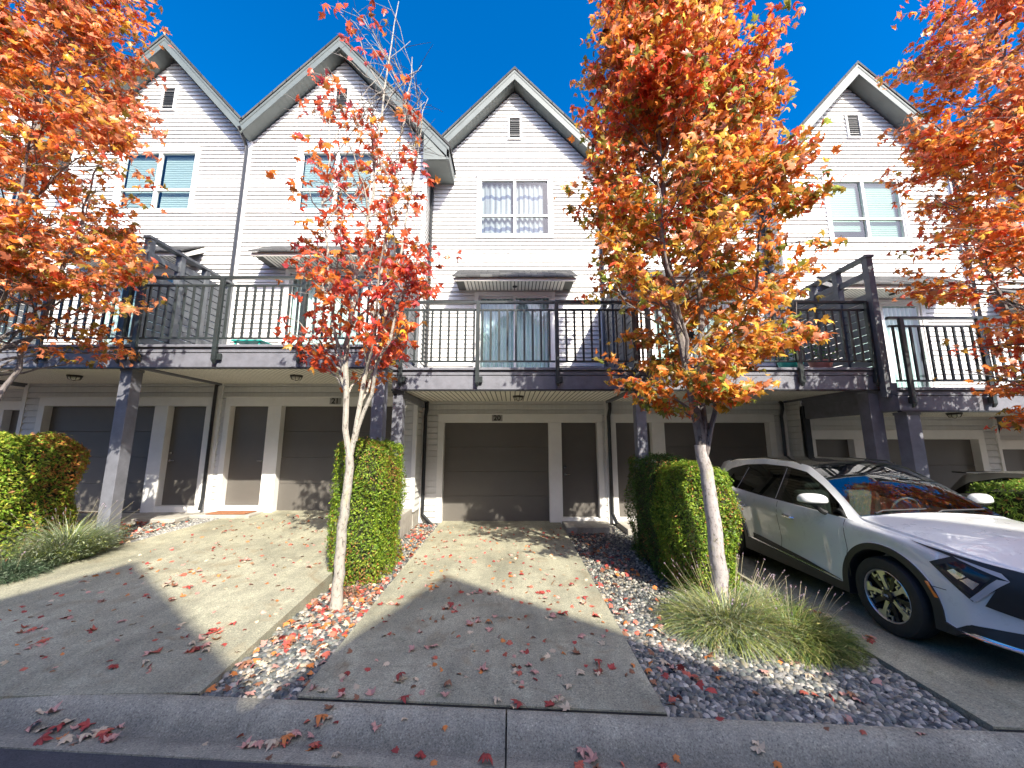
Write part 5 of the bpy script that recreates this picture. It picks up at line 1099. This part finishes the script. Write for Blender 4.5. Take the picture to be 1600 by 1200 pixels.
for sg in (-1, 1):
    patch('lamp_surround', [(0.25, 0.565), (0.49, 0.815), (0.34, 0.905), (0.02, 0.80)], M['clad'], sg, 0.005, 12)
    hl = patch('headlight', [(0.25, 0.60), (0.445, 0.80), (0.31, 0.865), (0.14, 0.785)], M['lens'], sg, 0.010, 12)
    patch('lamp_reflector', [(0.24, 0.665), (0.30, 0.72), (0.26, 0.75), (0.20, 0.725)], M['chrome'], sg, 0.014, 6, hl); patch('lamp_reflector', [(0.31, 0.72), (0.37, 0.775), (0.33, 0.80), (0.27, 0.76)], M['chrome'], sg, 0.013, 6, hl)
    patch('grille_side', [(0.0, 0.50), (0.20, 0.55), (0.08, 0.78), (0.0, 0.82)], M['clad'], sg, 0.007, 10)
    patch('daytime_lamp', [(0.235, 0.57), (0.265, 0.585), (0.115, 0.785), (0.06, 0.785)], M['drl'], sg, 0.013, 10, hl)
    patch('bonnet_edge_trim', [(0.0, 0.795), (0.34, 0.89), (0.66, 0.968), (0.0, 0.862)], M['clad'], sg, 0.007, 12)
    patch('daytime_lamp', [(0.06, 0.785), (0.30, 0.878), (0.34, 0.90), (0.10, 0.835)], M['drl'], sg, 0.012, 12, hl)
    am = patch('side_reflector', [(0.455, 0.52), (0.470, 0.52), (0.530, 0.64), (0.515, 0.64)], M['amber'], sg, 0.016, 6)
    patch('door_seam', [(1.30, 0.44), (1.308, 0.44), (1.358, 1.03), (1.35, 1.03)], M['black'], sg, 0.0015, 12); patch('door_seam', [(2.44, 0.34), (2.448, 0.34), (2.488, 1.07), (2.48, 1.07)], M['black'], sg, 0.0015, 12)
    patch('door_seam', [(3.18, 0.5), (3.188, 0.5), (3.50, 1.12), (3.492, 1.12)], M['black'], sg, 0.0015, 12)
    patch('door_seam', [(0.40, 0.600), (0.50, 0.600), (0.50, 0.606), (0.40, 0.606)], M['black'], sg, 0.0015, 6)
    patch('sill_trim', [(1.42, 0.345), (3.05, 0.435), (3.05, 0.52), (2.0, 0.42)], M['clad'], sg, 0.006, 14); patch('sill_strip', [(1.45, 0.338), (3.1, 0.43), (3.1, 0.447), (1.6, 0.358)], M['chrome'], sg, 0.010, 14)
    patch('window_trim', [(1.45, 1.038), (3.9, 1.172), (3.9, 1.182), (1.45, 1.048)], M['cargloss'], sg, 0.004, 24)
    patch('pillar_glint', [(2.53, 1.10), (2.545, 1.10), (2.505, 1.53), (2.49, 1.53)], M['drl'], sg, 0.006, 12); patch('pillar_glint', [(3.47, 1.15), (3.485, 1.15), (3.40, 1.49), (3.385, 1.49)], M['drl'], sg, 0.006, 12)  # thin pale strips paint the reflections beside the window pillars
    for s in (1.42 + 0.80, 2.48 + 0.80):
        t = side_t(s, 0.905); h = MB(); h.tube([(CX_ + sg * (t + 0.010), CYN + s - 0.10, CZ + 0.895), (CX_ + sg * (t + 0.035), CYN + s - 0.07, CZ + 0.90), (CX_ + sg * (t + 0.04), CYN + s + 0.06, CZ + 0.912), (CX_ + sg * (t + 0.012), CYN + s + 0.10, CZ + 0.915)], [0.012, 0.021, 0.021, 0.012], 8); h.build('door_handle', M['chrome'], carE, True)
    # mirror: rounded cap, dark under-half, stalk
    import bmesh
    s, h = 1.66, 1.195; t = side_t(s, 1.05); mx_, my_, mz_ = CX_ + sg * (t + 0.155), CYN + s - 0.03, CZ + h
    v, f = ico(3); v = np.array(v); vv = np.sign(v) * np.abs(v) ** 0.75; cap = MB(); cap.v = [(mx_ + sg * (p[0] * 0.14), my_ + p[1] * 0.10 + 0.035 * p[0], mz_ + p[2] * (0.085 if p[2] > 0 else 0.035)) for p in vv]; cap.f = [tuple(q) for q in f]; mr = cap.build('wing_mirror', M['carwhite'], carE, True)
    lo = MB(); lo.v = [(mx_ + sg * (p[0] * 0.118), my_ + p[1] * 0.08 + 0.035 * p[0], mz_ - 0.02 + p[2] * 0.035) for p in vv]; lo.f = [tuple(q) for q in f]; lo.build('mirror_base', M['clad'], mr, True)
    MB().tube([(CX_ + sg * (t - 0.02), CYN + s - 0.02, CZ + 1.04), (CX_ + sg * (t + 0.05), CYN + s - 0.02, CZ + 1.07), (mx_, my_, mz_ - 0.035)], [0.032, 0.028, 0.03], 8).build('mirror_stalk', M['clad'], mr, True)
    MB().tube([(CX_ + sg * 0.655, CYN + s_, CZ + h_) for s_, h_ in ((2.25, 1.605), (2.35, 1.635), (3.0, 1.66), (3.8, 1.61), (4.0, 1.57))], 0.013, 6).build('roof_rail', M['cargloss'], carE, True)
# front: grille, bumper intake, skid plate, number plate holder
def front_patch(name, pts_fn, mat, off, n=16, parent=None):
    G = []
    for v in np.linspace(0, 1, n):
        row = []
        for u in np.linspace(-1, 1, 25):
            t, h = pts_fn(u, v); w0 = suvw(h); b = suv['nose'](h); row.append((CX_ + t, CYN - b * (1 - min(1, abs(t / w0)) ** 2.2) - off, CZ + h))
        G.append(row)
    return MB().grid(G).build(name, mat, parent or carE, True)
R0 = sec(0.0)
def suvw(h): return float(np.interp(h, [p[1] for p in R0[1:20]], [p[0] for p in R0[1:20]]))
gr = front_patch('grille', lambda u, v: (u * (0.60 - 0.04 * v) , 0.50 + 0.30 * v + (-0.05 * abs(u) ** 2 + 0.05) * (1 - v) * 0), M['clad'], 0.008)
gb = MB()
for k in range(9):
    for j in range(4):
        t = -0.5 + k * 0.125 + (0.06 if j % 2 else 0); h = 0.535 + j * 0.055; b = suv['nose'](h); yy = CYN - b * (1 - min(1, abs(t / 0.66)) ** 2.2) - 0.014; gb.prism([(CX_ + t - 0.03, yy, CZ + h), (CX_ + t + 0.03, yy, CZ + h), (CX_ + t + 0.045, yy, CZ + h + 0.018), (CX_ + t - 0.015, yy, CZ + h + 0.018)], (0, -0.008, 0))
gb.build('grille_mesh', M['rimdark'], gr)
front_patch('grille_bar', lambda u, v: (u * 0.42, 0.775 + 0.022 * v + 0.02 * u * u), M['chrome'], 0.018, 4, gr)
front_patch('lower_intake', lambda u, v: (u * 0.58, 0.285 + 0.11 * v), M['clad'], 0.008); front_patch('skid_plate', lambda u, v: (u * 0.60, 0.235 + 0.035 * v), M['chrome'], 0.016, 4)
for sg in (-1, 1):
    patch('fog_lamp_recess', [(0.0, 0.29), (0.38, 0.30), (0.28, 0.375), (0.0, 0.41)], M['clad'], sg, 0.008); patch('skid_plate', [(0.0, 0.262), (0.33, 0.288), (0.27, 0.312), (0.0, 0.292)], M['chrome'], sg, 0.012)
# cabin: dash, wheel, seats, wipers
MB().box(CX_ - 0.70, CX_ + 0.70, CYN + 1.45, CYN + 1.80, CZ + 0.70, CZ + 1.0).build('dashboard', M['seat'], carE, bevel=0.06)
for t in (-0.36, 0.36):
    MB().box(CX_ + t - 0.24, CX_ + t + 0.24, CYN + 2.45, CYN + 2.62, CZ + 0.5, CZ + 1.22).build('seat', M['seatpale'], carE, bevel=0.07); MB().box(CX_ + t - 0.12, CX_ + t + 0.12, CYN + 2.47, CYN + 2.57, CZ + 1.25, CZ + 1.42).build('headrest', M['seatpale'], carE, bevel=0.04)
MB().box(CX_ - 0.62, CX_ + 0.62, CYN + 3.4, CYN + 3.6, CZ + 0.5, CZ + 1.2).build('seat', M['seatpale'], carE, bevel=0.07); MB().box(CX_ - 0.8, CX_ + 0.8, CYN + 1.3, CYN + 4.3, CZ + 0.44, CZ + 0.5).build('cabin_floor', M['seat'], carE)
sw = MB(); sw.tube([(CX_ + 0.37 + 0.18 * math.cos(a), CYN + 1.93 - 0.06 * math.sin(a), CZ + 1.02 + 0.17 * math.sin(a)) for a in np.linspace(0, 6.283, 25)], 0.014, 6); sw.build('steering_wheel', M['rimlight2'], carE, True)
for t0, t1 in ((-0.62, 0.0), (0.05, 0.66)):
    MB().tube([(CX_ + t0, CYN + 1.25, CZ + 1.105), (CX_ + t0 + 0.1, CYN + 1.27, CZ + 1.135), (CX_ + t1, CYN + 1.30, CZ + 1.145)], 0.009, 5).build('wiper', M['black'], carE)
kt = text_mesh('KIA', 0.028, 0, 0, 0, M['drl'], None, 'hub_emblem'); kt.parent = [o for o in carE.children if o.name.startswith('wheel')][0]
kt.data.transform(Matrix.Rotation(R(-90), 4, 'Z')); kt.location = (-0.004, 0, 0)
hatch = dict(L=4.1, axles=(0.85, 3.4), rw=0.31, cowl=1.1, head=1.8, roofend=3.75, rearglass=4.0,
    w=([0, 0.1, 0.4, 0.9, 3.3, 3.8, 4.1], [0.6, 0.72, 0.84, 0.87, 0.87, 0.82, 0.68]), belt=([0, 0.5, 1.1, 3, 3.6, 4.1], [0.7, 0.82, 0.92, 0.98, 1.02, 0.95]),
    edge=([0, 0.5, 1.05, 1.3, 1.8, 2.5, 3.3, 3.75, 3.95, 4.1], [0.72, 0.85, 0.95, 1.1, 1.38, 1.44, 1.42, 1.36, 1.15, 0.97]), t8=([0, 0.5, 1.1, 1.8, 3.5, 4.1], [0.5, 0.7, 0.72, 0.58, 0.55, 0.58]),
    ht=lambda s: float(np.interp(s, [1.15, 1.8, 2.4, 3.1, 3.6, 3.85], [0.92, 1.30, 1.37, 1.35, 1.22, 1.02])), bot=lambda s: 0.2, clad=lambda s: 0.24, nose=lambda h: 0.1, pillars={2.3, 2.38}, pillar_ranges=[(2.3, 2.38)])
hE, hp, hst, hsec, hs_ = build_car('parked_hatchback', 9.30, 3.85, 0.08, hatch, M['cargrey'], 'grey hatchback with a red tail lamp parked far right beyond the white car', M['cargrey'])
for sg in (-1, 1): hp('tail_lamp', [(3.98, 0.72), (4.10, 0.72), (4.10, 0.93), (4.02, 0.93)], M['redlamp'], sg, 0.012)
MB().box(9.30 - 0.55, 9.30 + 0.55, 3.85 + 3.72, 3.85 + 3.98, 0.08 + 1.375, 0.08 + 1.40).build('spoiler', M['clad'], hE, bevel=0.01)
